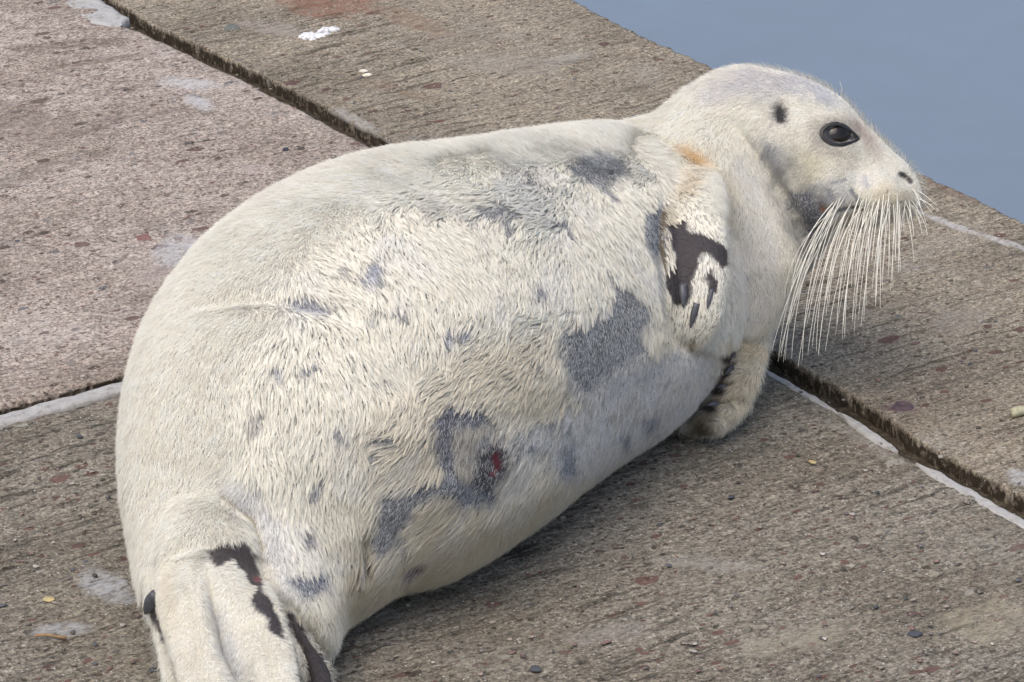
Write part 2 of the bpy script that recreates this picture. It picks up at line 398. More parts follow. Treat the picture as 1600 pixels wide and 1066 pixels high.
# trunk, tail end to neck: left/upper and right/lower outline points
TL = [(228,925),(202,840),(189,760),(188,680),(200,590),(240,475),(312,382),(420,300),(550,252),(690,222),(825,202),(935,190),(1008,185),(1052,172),(1112,166),(1166,198)]
TR = [(520,1012),(548,975),(600,945),(665,915),(740,886),(815,838),(882,788),(940,745),(995,708),(1050,672),(1098,625),(1140,572),(1190,528),(1222,468),(1250,418),(1262,385)]
ZM = {12:.215, 13:.25, 14:.285, 15:.305}
ratio = np.array([.72,.8,.84,.86,.88,.9,.9,.92,.93,.95,.95,.98,1.02,1.06,1.12,1.2])
M_ = (np.array(TL, float)+np.array(TR))/2; zc = np.full(len(TL), .25)
for it in range(25):
    Cg = ground(M_[:,0], M_[:,1], zc); dep = (Cg-CAM)@FW
    C, U, Vv, T, a, b = sections(TL, TR, dep, ratio)
    ext = np.sqrt(U[:,2]**2+Vv[:,2]**2)
    zn = ext*.9
    for k, z in ZM.items(): zn[k] = z
    zc = zc*.6+zn*.4
    zc = np.convolve(np.pad(zc, 1, mode='edge'), [.2,.6,.2], 'valid')
SH = np.zeros(len(TL)); SH[-4:] = (-.008,-.018,-.034,-.045)
C, U, Vv, T, a, b = sections(TL, TR, dep+SH, ratio)
print('trunk z', zc.round(3)); print('depth', dep.round(3)); print('a', a.round(3))
INS = 5.0      # the coat adds this many pixels outside the skin
TLo, TRo = np.array(TL, float), np.array(TR, float); L2, R2 = TLo.copy(), TRo.copy()
for it in range(7):
    C, U, Vv, T, a, b = sections(L2, R2, dep+SH, ratio)
    tvv, tff = loft(C, U, Vv, T, .35, .16); qx, qy, _q = proj(tvv)
    for A0, A2, oth, kmax in ((TLo, L2, TRo, 13), (TRo, R2, TLo, 14)):
        mv = np.zeros(len(TL)); nn_ = np.zeros((len(TL), 2))
        for k in range(1, kmax):
            tg = A0[k+1]-A0[k-1]; tg = tg/np.hypot(*tg); on = np.array([-tg[1], tg[0]])
            if on@(A0[k]-oth[k]) < 0: on = -on
            lat = (qx-A0[k,0])*tg[0]+(qy-A0[k,1])*tg[1]; ex = (qx-A0[k,0])*on[0]+(qy-A0[k,1])*on[1]
            s_ = np.abs(lat) < 22; nn_[k] = on
            if s_.any(): mv[k] = ex[s_].max()+INS
        mv = np.convolve(np.pad(mv, 1, mode='edge'), [.25,.5,.25], 'valid')
        if it == 6: print('residual', mv.round(1))
        A2 -= nn_*np.clip(mv, -25, 25)[:,None]*.45
print('left', (L2-TLo).round()[:, :].tolist())
parts = [(tvv, tff)]
D_neck = dep[-1]
tv, tf = parts[0]
bvh0 = BVHTree.FromPolygons([Vector(v) for v in tv], [tuple(map(int, f)) for f in tf])
def hit(bv, px, py):
    d = ray(px, py); r = bv.ray_cast(Vector(CAM), Vector(nrm(d)))
    return None if r[0] is None else float((np.array(r[0])-CAM)@FW)
# head: crown outline to throat outline, profile to the right
HT = [(1036,170),(1083,136),(1138,112),(1190,108),(1240,117),(1285,135),(1322,160),(1348,188),(1374,215),(1401,241),(1424,262),(1437,288)]
HB = [(1140,395),(1195,385),(1238,372),(1268,358),(1290,348),(1306,346),(1318,346),(1336,345),(1358,343),(1382,341),(1408,339),(1430,332)]
hd = D_neck+np.array([.03,.02,.01,.0,-.005,-.01,-.01,-.01,-.012,-.014,-.016,-.016])
hr = np.array([.72,.74,.76,.78,.80,.80,.78,.74,.76,.82,.86,.86])
parts.append(loft(*sections(HT, HB, hd, hr)[:4], .5, .3, M=48))
def ball(cx, cy, depth, rx, ry, rz, ang=0):
    """ellipsoid: rx, ry in pixels across the view, rz metres along it"""
    c = at_depth(cx, cy, depth); s = depth/FPX
    ca, sa_ = math.cos(math.radians(ang)), math.sin(math.radians(ang))
    A = (RT*ca-UP*sa_)*rx*s; B = (RT*sa_+UP*ca)*ry*s; Cz = FW*rz
    V = []; n, m = 14, 20
    for i in range(1, n):
        ph = math.pi*i/n
        for j in range(m): th = 2*math.pi*j/m; V.append(c+A*math.sin(ph)*math.cos(th)+B*math.cos(ph)+Cz*math.sin(ph)*math.sin(th))
    F = [(i*m+j, i*m+(j+1)%m, (i+1)*m+(j+1)%m, (i+1)*m+j) for i in range(n-2) for j in range(m)]
    k = len(V); V += [c+B, c-B]; F += [(k, (j+1)%m, j) for j in range(m)]+[(k+1, (n-2)*m+j, (n-2)*m+(j+1)%m) for j in range(m)]
    return np.array(V), F
hdc = D_neck-.012
parts.append(ball(1362, 302, hdc-.030, 60, 37, .040, 6))     # whisker pads, near and far
parts.append(ball(1366, 302, hdc+.030, 58, 35, .038, 6))
RL = [(1072,196),(1090,245),(1110,300),(1124,350),(1132,400),(1128,450),(1116,505)]
RR = [(1146,192),(1184,240),(1216,298),(1242,350),(1256,402),(1240,452),(1206,512)]
parts.append(loft(*sections(RL, RR, D_neck+np.array([-.045,-.058,-.062,-.058,-.05,-.038,-.025]), np.array([.5,.62,.66,.68,.7,.7,.7]))[:4], .5, .4, M=40))
parts.append(ball(1012, 230, float(dep[12])-.01, 66, 42, .07, -12))
parts.append(ball(1406, 305, hdc, 31, 29, .036, 0))
parts.append(ball(1345, 330, hdc, 48, 22, .040, 0))           # chin
parts.append(ball(1275, 290, hdc-.035, 70, 66, .05, 20))      # cheek
# near front flipper, folded down over the chest
FL = [(1046,228),(1038,275),(1034,320),(1036,370),(1040,420),(1046,468),(1056,508),(1074,534)]
FR = [(1100,232),(1118,275),(1130,320),(1137,370),(1140,420),(1138,462),(1130,500),(1112,532)]
fm = (np.array(FL)+np.array(FR))/2
fd = np.array([hit(bvh0, *q) or 9 for q in fm]); print('flipper hit', fd.round(3))
fd = np.minimum(fd, 8)-np.array([-.012,-.002,.008,.018,.022,.022,.022,.022])
parts.append(loft(*sections(FL, FR, fd, np.array([.45,.5,.55,.55,.55,.5,.5,.45]))[:4], .6, .5, M=40))
# far front flipper, propped on the slab under the chest
GL = [(1120,500),(1124,545),(1118,582),(1106,614),(1092,640),(1086,662)]
GR = [(1204,500),(1200,545),(1192,585),(1178,625),(1158,655),(1128,678)]
gm = (np.array(GL)+np.array(GR))/2
gz = np.array([.135,.10,.075,.052,.035,.024]); gd = (ground(gm[:,0], gm[:,1], gz)-CAM)@FW; print('flipper2 depth', gd.round(3), 'neck', D_neck)
parts.append(loft(*sections(GL, GR, gd, np.array([.7,.6,.55,.5,.5,.5]))[:4], .6, .5, M=40))
parts.append(ball(1085, 672, gd[-1]+.03, 30, 20, .03, 30))
for k_, (x, y) in enumerate(((1166,552),(1168,580),(1158,608),(1144,636),(1122,660))): parts.append(ball(x-12-3*(k_%2), y+3*(k_%2), np.interp(y, gm[:,1], gd)-.016, 27-2*(k_%3), 14, .022, 16+5*k_))
# hips and hind flippers
q = [(330,870),(330,930)]; print('hip hits', [hit(bvh0, *k) for k in q])
h0 = hit(bvh0, 330, 880)
AL = [(262,812),(250,862),(246,915),(252,965),(268,1020),(284,1080),(296,1150),(300,1240)]
AR = [(378,832),(404,872),(405,910),(402,950),(392,1000),(392,1070),(396,1150),(396,1240)]
am = (np.array(AL)+np.array(AR))/2
az = np.array([0,0,0,.165,.15,.135,.12,.10]); ad = (ground(am[:,0], am[:,1], az)-CAM)@FW
ad[:3] = [h0+.05, h0+.02, h0-.0]
print('A depth', ad.round(3), h0)
ad[3:] = np.minimum(ad[3:], h0-.01)
parts.append(loft(*sections(AL, AR, ad, np.array([.8,.75,.7,.62,.55,.45,.4,.35]))[:4], .7, .4, M=40))
BL = [(330,868),(338,905),(350,950),(365,1000),(388,1050),(410,1120),(430,1230)]
BR = [(402,872),(412,905),(436,950),(452,1000),(464,1050),(474,1120),(486,1230)]
bd = np.array([h0+.015, h0-.002, ad[3]-.012, ad[4]-.016, ad[5]-.016, ad[6]-.014, ad[7]-.01])+.012
parts.append(loft(*sections(BL, BR, bd, np.array([.6,.6,.55,.5,.45,.4,.4]))[:4], .6, .4, M=36))
CL = [(405,925),(428,965),(448,1000),(466,1040),(482,1090),(500,1180)]
CR = [(440,940),(466,975),(494,1008),(518,1042),(530,1090),(545,1180)]
cd = np.array([h0+.03, h0+.01, h0-.02, h0-.045, h0-.07, h0-.1])
parts.append(loft(*sections(CL, CR, cd, np.array([.5,.45,.4,.4,.4,.4]))[:4], .6, .4, M=32))
DL = [(225,905),(224,940),(234,975),(246,1015),(256,1070)]
DR = [(262,905),(268,940),(276,975),(286,1015),(296,1070)]
parts.append(loft(*sections(DL, DR, np.array([h0+.10,h0+.08,h0+.05,h0+.02,h0-.02]), np.full(5, .7))[:4], .6, .4, M=28))

V = []; F = []; b0 = 0
for v, f in parts:
    V.append(v); F += [tuple(int(i)+b0 for i in g) for g in f]; b0 += len(v)
tmp = obj('body', np.concatenate(V), F)
rm = tmp.modifiers.new('remesh', 'REMESH'); rm.mode = 'VOXEL'; rm.voxel_size = .0045
dg = bpy.context.evaluated_depsgraph_get()
body_me = bpy.data.meshes.new_from_object(tmp.evaluated_get(dg))
bpy.data.objects.remove(tmp)
nv = len(body_me.vertices); co = np.empty(nv*3); body_me.vertices.foreach_get('co', co); co = co.reshape(-1, 3)
E = np.empty(len(body_me.edges)*2, int); body_me.edges.foreach_get('vertices', E); E = E.reshape(-1, 2)
deg = np.bincount(E.ravel(), minlength=nv).astype(float)
def lap(X):
    s = np.zeros_like(X)
    for k in range(X.shape[1]): s[:,k] = np.bincount(E[:,0], X[E[:,1],k], nv)+np.bincount(E[:,1], X[E[:,0],k], nv)
    return s/deg[:,None]
px, py, _ = proj(co)
headw = sstep(1230, 1290, px)*(py < 360)
fl = ((px < 480) & (py > 860)) | ((px > 1020) & (px < 1145) & (py > 280) & (py < 560)) | ((px > 1085) & (px < 1210) & (py > 520))
wt = np.where(fl, .35, 1.0)*(1-.55*headw)
for it in range(16):
    l1 = lap(co); co = co+.55*wt[:,None]*(l1-co)
    if it % 2: co = co-.0*(lap(co)-co)
def set_co():
    body_me.vertices.foreach_set('co', co.ravel()); body_me.update()
    n = np.empty(nv*3); body_me.vertices.foreach_get('normal', n); return n.reshape(-1, 3)
qx, qy, _ = proj(co); wn = np.exp(-(((qx-1030)/55)**2+((qy-208)/45)**2))[:,None]
for it in range(70): co = co+.6*wn*(lap(co)-co)
N = set_co()
facing = -(N@FW)
fr = sstep(.02, .25, facing)
px, py, _ = proj(co)
def seg_d(px, py, pts):
    d = np.full(len(px), 1e9); par = np.zeros(len(px)); n = len(pts)-1
    for i in range(n):
        (ax, ay), (bx, by) = pts[i], pts[i+1]; vx, vy = bx-ax, by-ay
        t = np.clip(((px-ax)*vx+(py-ay)*vy)/(vx*vx+vy*vy), 0, 1)
        q = np.hypot(px-ax-t*vx, py-ay-t*vy); m = q < d; d[m] = q[m]; par[m] = (i+t[m])/n
    return d, par
disp = np.zeros(nv)
def crease(pts, depth, width, ends=True):
    global disp
    d, t = seg_d(px, py, pts); e = np.sin(np.pi*np.clip(t*.92+.04, 0, 1))**.5 if ends else 1
    disp -= depth*e*np.exp(-(d/width)**2)*fr
def swell(cx, cy, rx, ry, ang, amt):
    global disp
    ca, sa_ = math.cos(math.radians(ang)), math.sin(math.radians(ang)); dx, dy = px-cx, py-cy
    disp += amt*np.exp(-(((dx*ca+dy*sa_)/rx)**2+((-dx*sa_+dy*ca)/ry)**2))*fr
crease([(300,482),(360,470),(430,468),(500,480),(560,500)], .009, 13)
swell(380, 520, 110, 45, -10, .008)
crease([(600,270),(680,300),(760,350),(830,410),(870,470)], .004, 20)
crease([(560,600),(640,590),(720,560),(820,550)], .003, 28)
crease([(345,770),(385,700),(420,640)], .003, 16)
crease([(1034,300),(1032,350),(1036,420),(1044,480),(1060,530),(1085,548)], .010, 9)
crease([(1142,330),(1146,420),(1140,500),(1118,540)], .006, 8)
crease([(350,776),(392,806),(410,850)], .014, 10)
crease([(322,890),(334,950),(352,1005),(392,1080)], .024, 9)
crease([(402,850),(416,900),(442,955),(466,1005),(482,1080)], .016, 8)
crease([(452,940),(488,990),(524,1040),(545,1080)], .014, 7)
crease([(290,900),(302,980),(322,1080)], .006, 9)
crease([(396,975),(418,1020),(436,1080)], .007, 8)
crease([(334,930),(352,1000),(394,1080)], .016, 24)
swell(345, 880, 50, 26, 10, .008)
crease([(573,838),(575,870),(578,905)], .014, 7)
crease([(575,900),(560,950),(535,985)], .005, 18)
crease([(1150,190),(1180,235),(1212,285),(1240,335),(1262,385)], .012, 9)
swell(0, 0, 1, 1, 0, 0)
crease([(1068,180),(1120,205),(1165,240),(1195,300)], .003, 20)
swell(1120, 240, 50, 30, 20, .006)
crease([(600,770),(680,720),(760,690),(850,650),(950,600)], .005, 34)
crease([(560,860),(680,820),(800,760),(900,690),(1020,600)], .004, 24)
crease([(1287,338),(1302,330),(1325,324),(1348,321)], .0035, 4)
crease([(1284,318),(1290,332),(1300,345)], .006, 7)
swell(1330, 300, 26, 18, 10, .003)
crease([(1294,294),(1305,312),(1301,330)], .004, 4)
crease([(1330,296),(1341,314)], .003, 4)
crease([(1300,286),(1322,280)], .002, 4)
for q_ in (0, 9, 18): crease([(1350,306+q_),(1384,309+q_),(1420,304+q_)], .0012, 3)
swell(1219, 180, 8, 14, -15, -.010)                # ear opening
swell(1417, 277, 9, 5, 40, -.008)                  # nostril
swell(1400, 292, 10, 6, 30, .001)
EX, EY = 1307, 211
swell(EX, EY, 25, 17, 10, -.007); swell(EX, EY-22, 30, 8, 10, .003); swell(EX-2, EY+24, 28, 7, 8, .0015)
swell(EX+34, EY+6, 9, 5, 20, -.003)
for (x, y, r, amt) in ((1148,553,9,-.005),(1148,580,9,-.005),(1136,604,9,-.005),(1124,632,9,-.005)): swell(x, y, r, r*.8, 0, amt)
for q_ in ([(1126,574),(1170,564)],[(1122,602),(1164,594)],[(1110,630),(1150,622)],[(1098,652),(1140,650)]): crease(q_, .007, 5)
swell(775, 720, 9, 20, -5, -.004); swell(755, 700, 60, 40, 0, .003)
disp += (.0022*fbm(co*14, 3)+.0012*fbm(co*40, 3))*(1-.8*(px > 1180))
co = co+N*disp[:,None]
for it in range(2): co = co+.35*(lap(co)-co)
co[:,2] = np.where(co[:,2] < .012, .012-(1-np.exp(-(.012-co[:,2])/.012))*.012, co[:,2])
N = set_co()
px, py, _ = proj(co)
facing = -(N@FW)
DENS_FINE, DENS_T = 420000, 1.0
# ------------------------------------------------------------------ the seal: where each coat grows
def pip(x, y, poly):
    """signed distance in px, positive inside"""
    n = len(poly); ins = np.zeros(len(x), bool); d = np.full(len(x), 1e9)
    for i in range(n):
        (ax, ay), (bx, by) = poly[i], poly[(i+1) % n]
        c = ((ay > y) != (by > y)); xi = (bx-ax)*(y-ay)/((by-ay) if by != ay else 1e-9)+ax
        ins ^= c & (x < xi)
        vx, vy = bx-ax, by-ay; t = np.clip(((x-ax)*vx+(y-ay)*vy)/(vx*vx+vy*vy+1e-9), 0, 1)
        d = np.minimum(d, np.hypot(x-ax-t*vx, y-ay-t*vy))
    return np.where(ins, d, -d)
CREAM = np.array((.93,.88,.75)); SLATE = np.array((.16,.165,.175)); TAN = np.array((.62,.52,.36)); BARE = np.array((.042,.034,.035))
# grey coat without long hair: polygon, colour, strength
GREY = [([(888,262),(905,246),(950,240),(975,252),(988,272),(965,280),(945,296),(912,284)], (.17,.174,.176)),
 ([(1000,332),(1018,318),(1034,315),(1033,395),(1020,400),(1003,372)], (.12,.125,.14)),
 ([(962,446),(975,440),(990,455),(1012,475),(1016,502),(1000,520),(1014,545),(985,560),(958,575),(938,596),(920,612),(900,590),(884,562),(880,522),(905,508),(935,500),(950,480)], (.165,.17,.173)),
 ([(684,645),(715,632),(762,636),(765,655),(738,664),(712,668),(708,700),(716,745),(748,790),(728,790),(694,748),(688,700)], (.10,.105,.12)),
 ([(690,748),(730,745),(752,765),(770,760),(772,778),(748,796),(722,785),(690,765)], (.13,.14,.16)),
 ([(750,702),(775,690),(793,704),(794,735),(780,754),(758,750)], (.06,.055,.058)),
 ([(742,712),(757,700),(762,740),(772,752),(765,775),(742,758)], (.05,.05,.055)),
 ([(600,772),(640,762),(690,748),(688,772),(655,785),(635,815),(622,846),(598,866),(584,850),(590,815)], (.165,.168,.17)),
 ([(636,890),(650,878),(664,874),(662,888),(642,905)], (.12,.09,.10)),
 ([(878,700),(900,680),(898,740),(876,742)], (.16,.175,.2)), ([(970,680),(985,672),(985,700),(975,700)], (.17,.19,.215)),
 ([(1004,650),(1030,645),(1028,672),(1008,676)], (.18,.19,.215)),
 ([(568,680),(620,684),(630,696),(600,698)], (.12,.125,.14)),
 ([(472,826),(482,824),(486,848),(478,850)], (.10,.10,.12)), ([(455,905),(505,886),(520,905),(500,925),(470,930)], (.15,.16,.18)),
 ([(818,276),(830,276),(828,292),(818,292)], (.2,.2,.2)), ([(434,470),(470,462),(520,476),(505,492),(460,482)], (.22,.225,.25)),
 ([(828,440),(840,440),(856,466),(848,470)], (.2,.21,.24)), ([(690,530),(700,510),(712,514),(700,545)], (.2,.21,.24)), ([(715,520),(735,510),(742,514),(722,530)], (.2,.21,.24)),
 ([(470,565),(490,565),(486,585),(468,585)], (.22,.23,.26)), ([(424,575),(440,570),(436,590),(426,590)], (.2,.21,.24)), ([(560,440),(590,400),(600,420),(575,450)], (.3,.31,.35)),
 ([(1236,300),(1270,296),(1290,345),(1268,388),(1255,345)], (.12,.12,.13)),
 ([(1205,168),(1219,158),(1231,166),(1232,190),(1222,200),(1210,190)], (.055,.05,.05))]
SILVER = [([(700,645),(772,648),(800,700),(775,780),(715,775),(695,700)], (.46,.44,.39)),
 ([(930,615),(1000,570),(1060,548),(1112,560),(1112,605),(1062,668),(1010,700),(945,738),(880,744),(850,700),(790,700),(830,670),(900,640)], (.68,.69,.70)),
 ([(885,560),(930,585),(960,560),(1010,550),(1050,560),(1000,600),(930,625),(905,610)], (.46,.465,.47)),
 ([(350,760),(372,745),(420,790),(445,860),(470,940),(440,930),(415,860)], (.78,.79,.80)), ([(1095,140),(1180,112),(1262,122),(1280,150),(1230,148),(1150,150),(1105,160)], (.66,.645,.64)),
 ([(1190,215),(1215,230),(1218,262),(1200,255)], (.66,.68,.72)), ([(1240,120),(1290,138),(1300,160),(1262,150)], (.62,.63,.66)),
 ([(1150,240),(1190,290),(1215,380),(1210,480),(1160,520),(1148,420),(1150,330)], (.76,.755,.74)), ([(1285,290),(1320,290),(1325,330),(1290,335)], (.56,.57,.60)), ([(326,940),(345,960),(372,1020),(400,1080),(372,1080),(345,1020)], (.56,.60,.66)),  # last one: blue-grey shade in the hind flipper hollow, painted as coat colour
 ([(1186,214),(1216,228),(1250,258),(1278,286),(1296,306),(1304,345),(1292,390),(1262,415),(1236,372),(1216,320),(1196,270)], (.17,.173,.178))]  # grey throat fur with the neck fold's shadow painted in
DARK = [[(1046,352),(1066,346),(1082,366),(1104,370),(1130,386),(1139,412),(1130,418),(1112,398),(1092,394),(1086,420),(1076,440),(1072,470),(1050,472),(1042,452),(1042,432),(1058,418),(1060,398),(1052,384)],
 [(1108,420),(1120,440),(1118,458),(1110,455)], [(332,862),(345,852),(378,846),(394,866),(402,898),(410,925),(424,944),(436,975),(442,1000),(430,992),(418,965),(398,952),(392,940),(404,918),(388,912),(382,890),(362,872),(340,880),(332,874)],
 [(450,955),(468,975),(490,1010),(515,1038),(522,1075),(486,1075),(480,1040),(466,1005),(448,975)], [(238,944),(252,985),(262,1010),(254,1000),(236,965)]]
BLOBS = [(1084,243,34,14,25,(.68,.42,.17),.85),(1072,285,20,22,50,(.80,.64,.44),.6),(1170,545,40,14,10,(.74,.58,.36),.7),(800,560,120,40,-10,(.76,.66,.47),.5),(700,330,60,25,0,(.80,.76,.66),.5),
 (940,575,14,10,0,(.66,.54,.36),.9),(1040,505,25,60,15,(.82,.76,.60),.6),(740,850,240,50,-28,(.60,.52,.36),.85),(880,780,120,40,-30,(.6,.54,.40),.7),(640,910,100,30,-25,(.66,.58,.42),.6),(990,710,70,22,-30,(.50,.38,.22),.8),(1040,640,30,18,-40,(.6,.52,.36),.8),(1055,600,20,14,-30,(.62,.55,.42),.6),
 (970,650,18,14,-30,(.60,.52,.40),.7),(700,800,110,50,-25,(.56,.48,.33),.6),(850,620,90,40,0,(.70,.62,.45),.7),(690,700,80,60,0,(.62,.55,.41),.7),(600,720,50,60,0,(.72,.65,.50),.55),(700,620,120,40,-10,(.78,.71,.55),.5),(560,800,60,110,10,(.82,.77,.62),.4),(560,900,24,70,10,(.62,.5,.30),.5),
 (1390,305,36,16,0,(.76,.63,.42),.65),(1365,255,30,30,40,(.80,.76,.66),.3),(1355,215,12,34,-35,(.46,.36,.31),.75),(1340,196,10,24,-40,(.5,.40,.35),.6),(1262,262,24,36,10,(.60,.55,.36),.7),(1310,250,50,18,-10,(.72,.66,.52),.6),(1302,209,38,25,10,(.26,.22,.20),.6),(1195,150,30,24,0,(.62,.60,.55),.4),(1240,230,16,40,-20,(.72,.68,.56),.5),(1205,200,20,30,0,(.74,.68,.60),.4),(1215,125,80,14,2,(.55,.48,.48),.45),
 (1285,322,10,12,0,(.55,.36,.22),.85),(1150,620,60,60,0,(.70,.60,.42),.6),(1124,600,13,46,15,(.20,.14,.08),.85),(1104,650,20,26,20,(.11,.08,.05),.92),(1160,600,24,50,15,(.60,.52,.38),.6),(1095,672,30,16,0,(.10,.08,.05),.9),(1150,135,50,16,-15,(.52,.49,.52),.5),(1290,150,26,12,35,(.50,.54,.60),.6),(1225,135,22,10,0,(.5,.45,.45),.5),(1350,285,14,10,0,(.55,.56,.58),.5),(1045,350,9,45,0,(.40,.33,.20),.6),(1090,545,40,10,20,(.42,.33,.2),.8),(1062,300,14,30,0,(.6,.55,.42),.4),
 (265,930,14,60,0,(.70,.62,.46),.5),(300,1000,24,70,5,(.78,.72,.60),.4),(330,850,40,20,0,(.80,.76,.66),.3),(430,300,60,16,-30,(.74,.70,.62),.4),(560,250,80,12,-15,(.84,.80,.70),.4),(1300,235,30,12,0,(.60,.55,.48),.4),(1180,270,14,50,-25,(.6,.58,.52),.3),
 (1330,170,20,14,30,(.86,.84,.76),.6),(776,700,14,24,0,(.5,.2,.16),.3)]
BELLY = [(600,288),(680,262),(780,244),(880,232),(960,228),(1040,236),(1090,270),(1125,320),(1136,380),(1130,500),(1085,540),(1100,600),(1050,690),(960,735),(880,800),(760,860),(640,905),(560,930),(520,985),(480,960),(440,900),(400,850),(352,790),(345,730),(352,660),(356,600),(372,540),(420,500),(380,470),(430,430),(470,395),(520,360),(560,320)]
SPOTS = [((774,716),(11,20),(.12,.018,.028)),((768,738),(8,7),(.26,.10,.10)),((403,905),(7,6),(.17,.03,.045)),((652,886),(5,7),(.16,.05,.06)),((1287,326),(6,5),(.34,.16,.10)),((574,878),(5,22),(.05,.035,.025)),((1219,179),(8,14),(.02,.018,.018)),
 ((1307,211),(27,18),(.03,.03,.035)),((1334,216),(12,5),(.08,.07,.07)),((902,271),(0,0),(0,0,0)),((955,270),(6,5),(.05,.05,.055))]
LINES = [([(1287,338),(1302,330),(1325,324),(1345,322)], 3.0, (.13,.13,.135)),([(1408,272),(1416,277),(1423,284)], 4.2, (.05,.045,.045)),([(1130,572),(1152,566)], 4, (.16,.12,.08)),([(1124,600),(1150,596)], 4, (.16,.12,.08)),([(1112,628),(1140,626)], 4, (.15,.11,.07)),([(1294,294),(1304,312),(1300,330)], 4, (.34,.34,.35)),([(1330,296),(1341,314)], 3.2, (.30,.30,.31)),([(1300,286),(1322,280)], 3, (.45,.44,.43)),([(1350,276),(1356,290)], 3, (.5,.49,.48)),([(350,772),(396,812),(412,870)], 3, (.4,.36,.26)),([(1036,330),(1032,380),(1040,430)],4,(.14,.11,.07))]  # mouth and nostril, plus shade painted along toe gaps, wrinkles and folds
MUZ = []
for x, y in [(1310,338),(1322,334),(1334,337),(1348,328),(1360,332),(1374,329),(1388,330),(1402,328),(1414,325),(1355,338),(1380,338),(1372,318),(1392,318),(1408,314),(1388,300),(1425,318)]: MUZ.append(((x, y), (3, 2.4), (.10,.09,.09)))
def coat(P, Nn):
    """for surface points: skin colour, hair colour, clump weight, long-hair weight, bare weight"""
    x, y, _ = proj(P); f = -(Nn@FW); vis = sstep(-.12, .03, f)*(y > -50)
    w1 = fbm(P*70, 3); w2 = fbm(P*70+31, 3); wx, wy = x+9*w1, y+9*w2
    n = len(x); tone = fbm(P*11+5, 4)
    hair = CREAM*(1+.05*tone)[:,None]
    skin = np.tile(np.array((.40,.38,.33)), (n, 1))
    def blend(A, c, m): return A*(1-m[:,None])+np.asarray(c)*m[:,None]
    bl = pip(x+6*w1, y+6*w2, BELLY); belly = sstep(-22, 48, bl)*vis
    hair = blend(hair, (.93,.885,.765), .6*belly)
    calm = sstep(-.05, .35, fbm(P*8+70, 3)); bdk = belly*sstep(-10, 95, bl); skin = blend(skin, (.15,.155,.17), bdk*(1-.6*calm)); skin = blend(skin, (.5,.48,.43), (belly-bdk)*.6)
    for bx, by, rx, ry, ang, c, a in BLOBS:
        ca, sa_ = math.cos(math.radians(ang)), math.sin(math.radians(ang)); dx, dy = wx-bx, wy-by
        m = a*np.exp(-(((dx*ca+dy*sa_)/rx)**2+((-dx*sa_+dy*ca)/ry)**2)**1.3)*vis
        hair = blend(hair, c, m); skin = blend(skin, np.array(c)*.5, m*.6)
    blu = sstep(.12, .4, fbm(P*16+50, 3))*belly*.22; hair = blend(hair, (.78,.81,.86), blu)
    sh_ = (np.maximum(sstep(1090, 1170, x)*(y < 420), ((y > 880) & (x < 470))*1.0)*vis)[:,None]; skin = skin*(1-sh_)+hair*.72*sh_
    longw = np.ones(n); clump = belly.copy()
    lowb = sstep(20, 70, bl)  
    hair = hair*(1+(.16+.14*sstep(1150, 1230, x)*(y < 400))*fbm(P*80+8, 4)*(1-belly))[:,None]
    for pg, c in SILVER:
        m = sstep(-20, 14, pip(x+12*w1, y+12*w2, pg))*vis*(.72+.5*w1); hair = blend(hair, c, np.clip(m, 0, 1)*.85); clump *= 1-.85*m; skin = blend(skin, np.array(c)*.6, m*.8); longw *= 1-.45*m*(x > 760)*(x < 1120)
    fk = sstep(.34, .5, fbm(P*30+90, 3))*bdk*.8; hair = blend(hair, (.30,.31,.33), fk); longw *= 1-.8*fk
    for pg, c in GREY:
        m = sstep(-10, 8, pip(x+11*w1, y+11*w2, pg))*vis
        mot = (1+.45*fbm(P*42+20, 3))[:,None]; hair = hair*(1-m[:,None])+np.array(c)*1.75*mot*m[:,None]; skin = blend(skin, np.array(c)*.8, m); longw *= 1-m
    bare = np.zeros(n)
    for pg in DARK:
        m = sstep(-5, 0, pip(x+7*w1, y+7*w2, pg))*vis
        skin = blend(skin, BARE, m); hair = blend(hair, BARE*1.4, m); bare = np.maximum(bare, m); longw *= 1-m
    for cx_, cy_ in ((1136,555),(1134,583),(1125,610),(1111,638)):  # dark spots painted in for the shaded hollows at the claws
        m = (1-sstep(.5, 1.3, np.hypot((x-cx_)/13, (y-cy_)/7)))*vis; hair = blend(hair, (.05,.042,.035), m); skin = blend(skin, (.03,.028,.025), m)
    for pts, wd, c in LINES:
        d, _t = seg_d(x+2*w1, y+2*w2, pts); m = (1-sstep(wd*.5, wd*1.4, d))*vis; skin = blend(skin, c, m); hair = blend(hair, c, m*.9)
    for (sx, sy), (rx, ry), c in SPOTS+MUZ:
        if rx == 0: continue
        r = np.hypot((x-sx)/rx, (y-sy)/ry)+(.9*w2 if 760 < sx < 790 else .3*w1)*(rx > 4); m = (1-sstep(.6, 1.15, r))*vis
        skin = blend(skin, c, m); hair = blend(hair, c, m*.85)
        if rx > 4 or sx == 574: longw *= 1-m; bare = np.maximum(bare, m)
    return x, y, f, skin, hair, clump*longw, longw, bare, belly
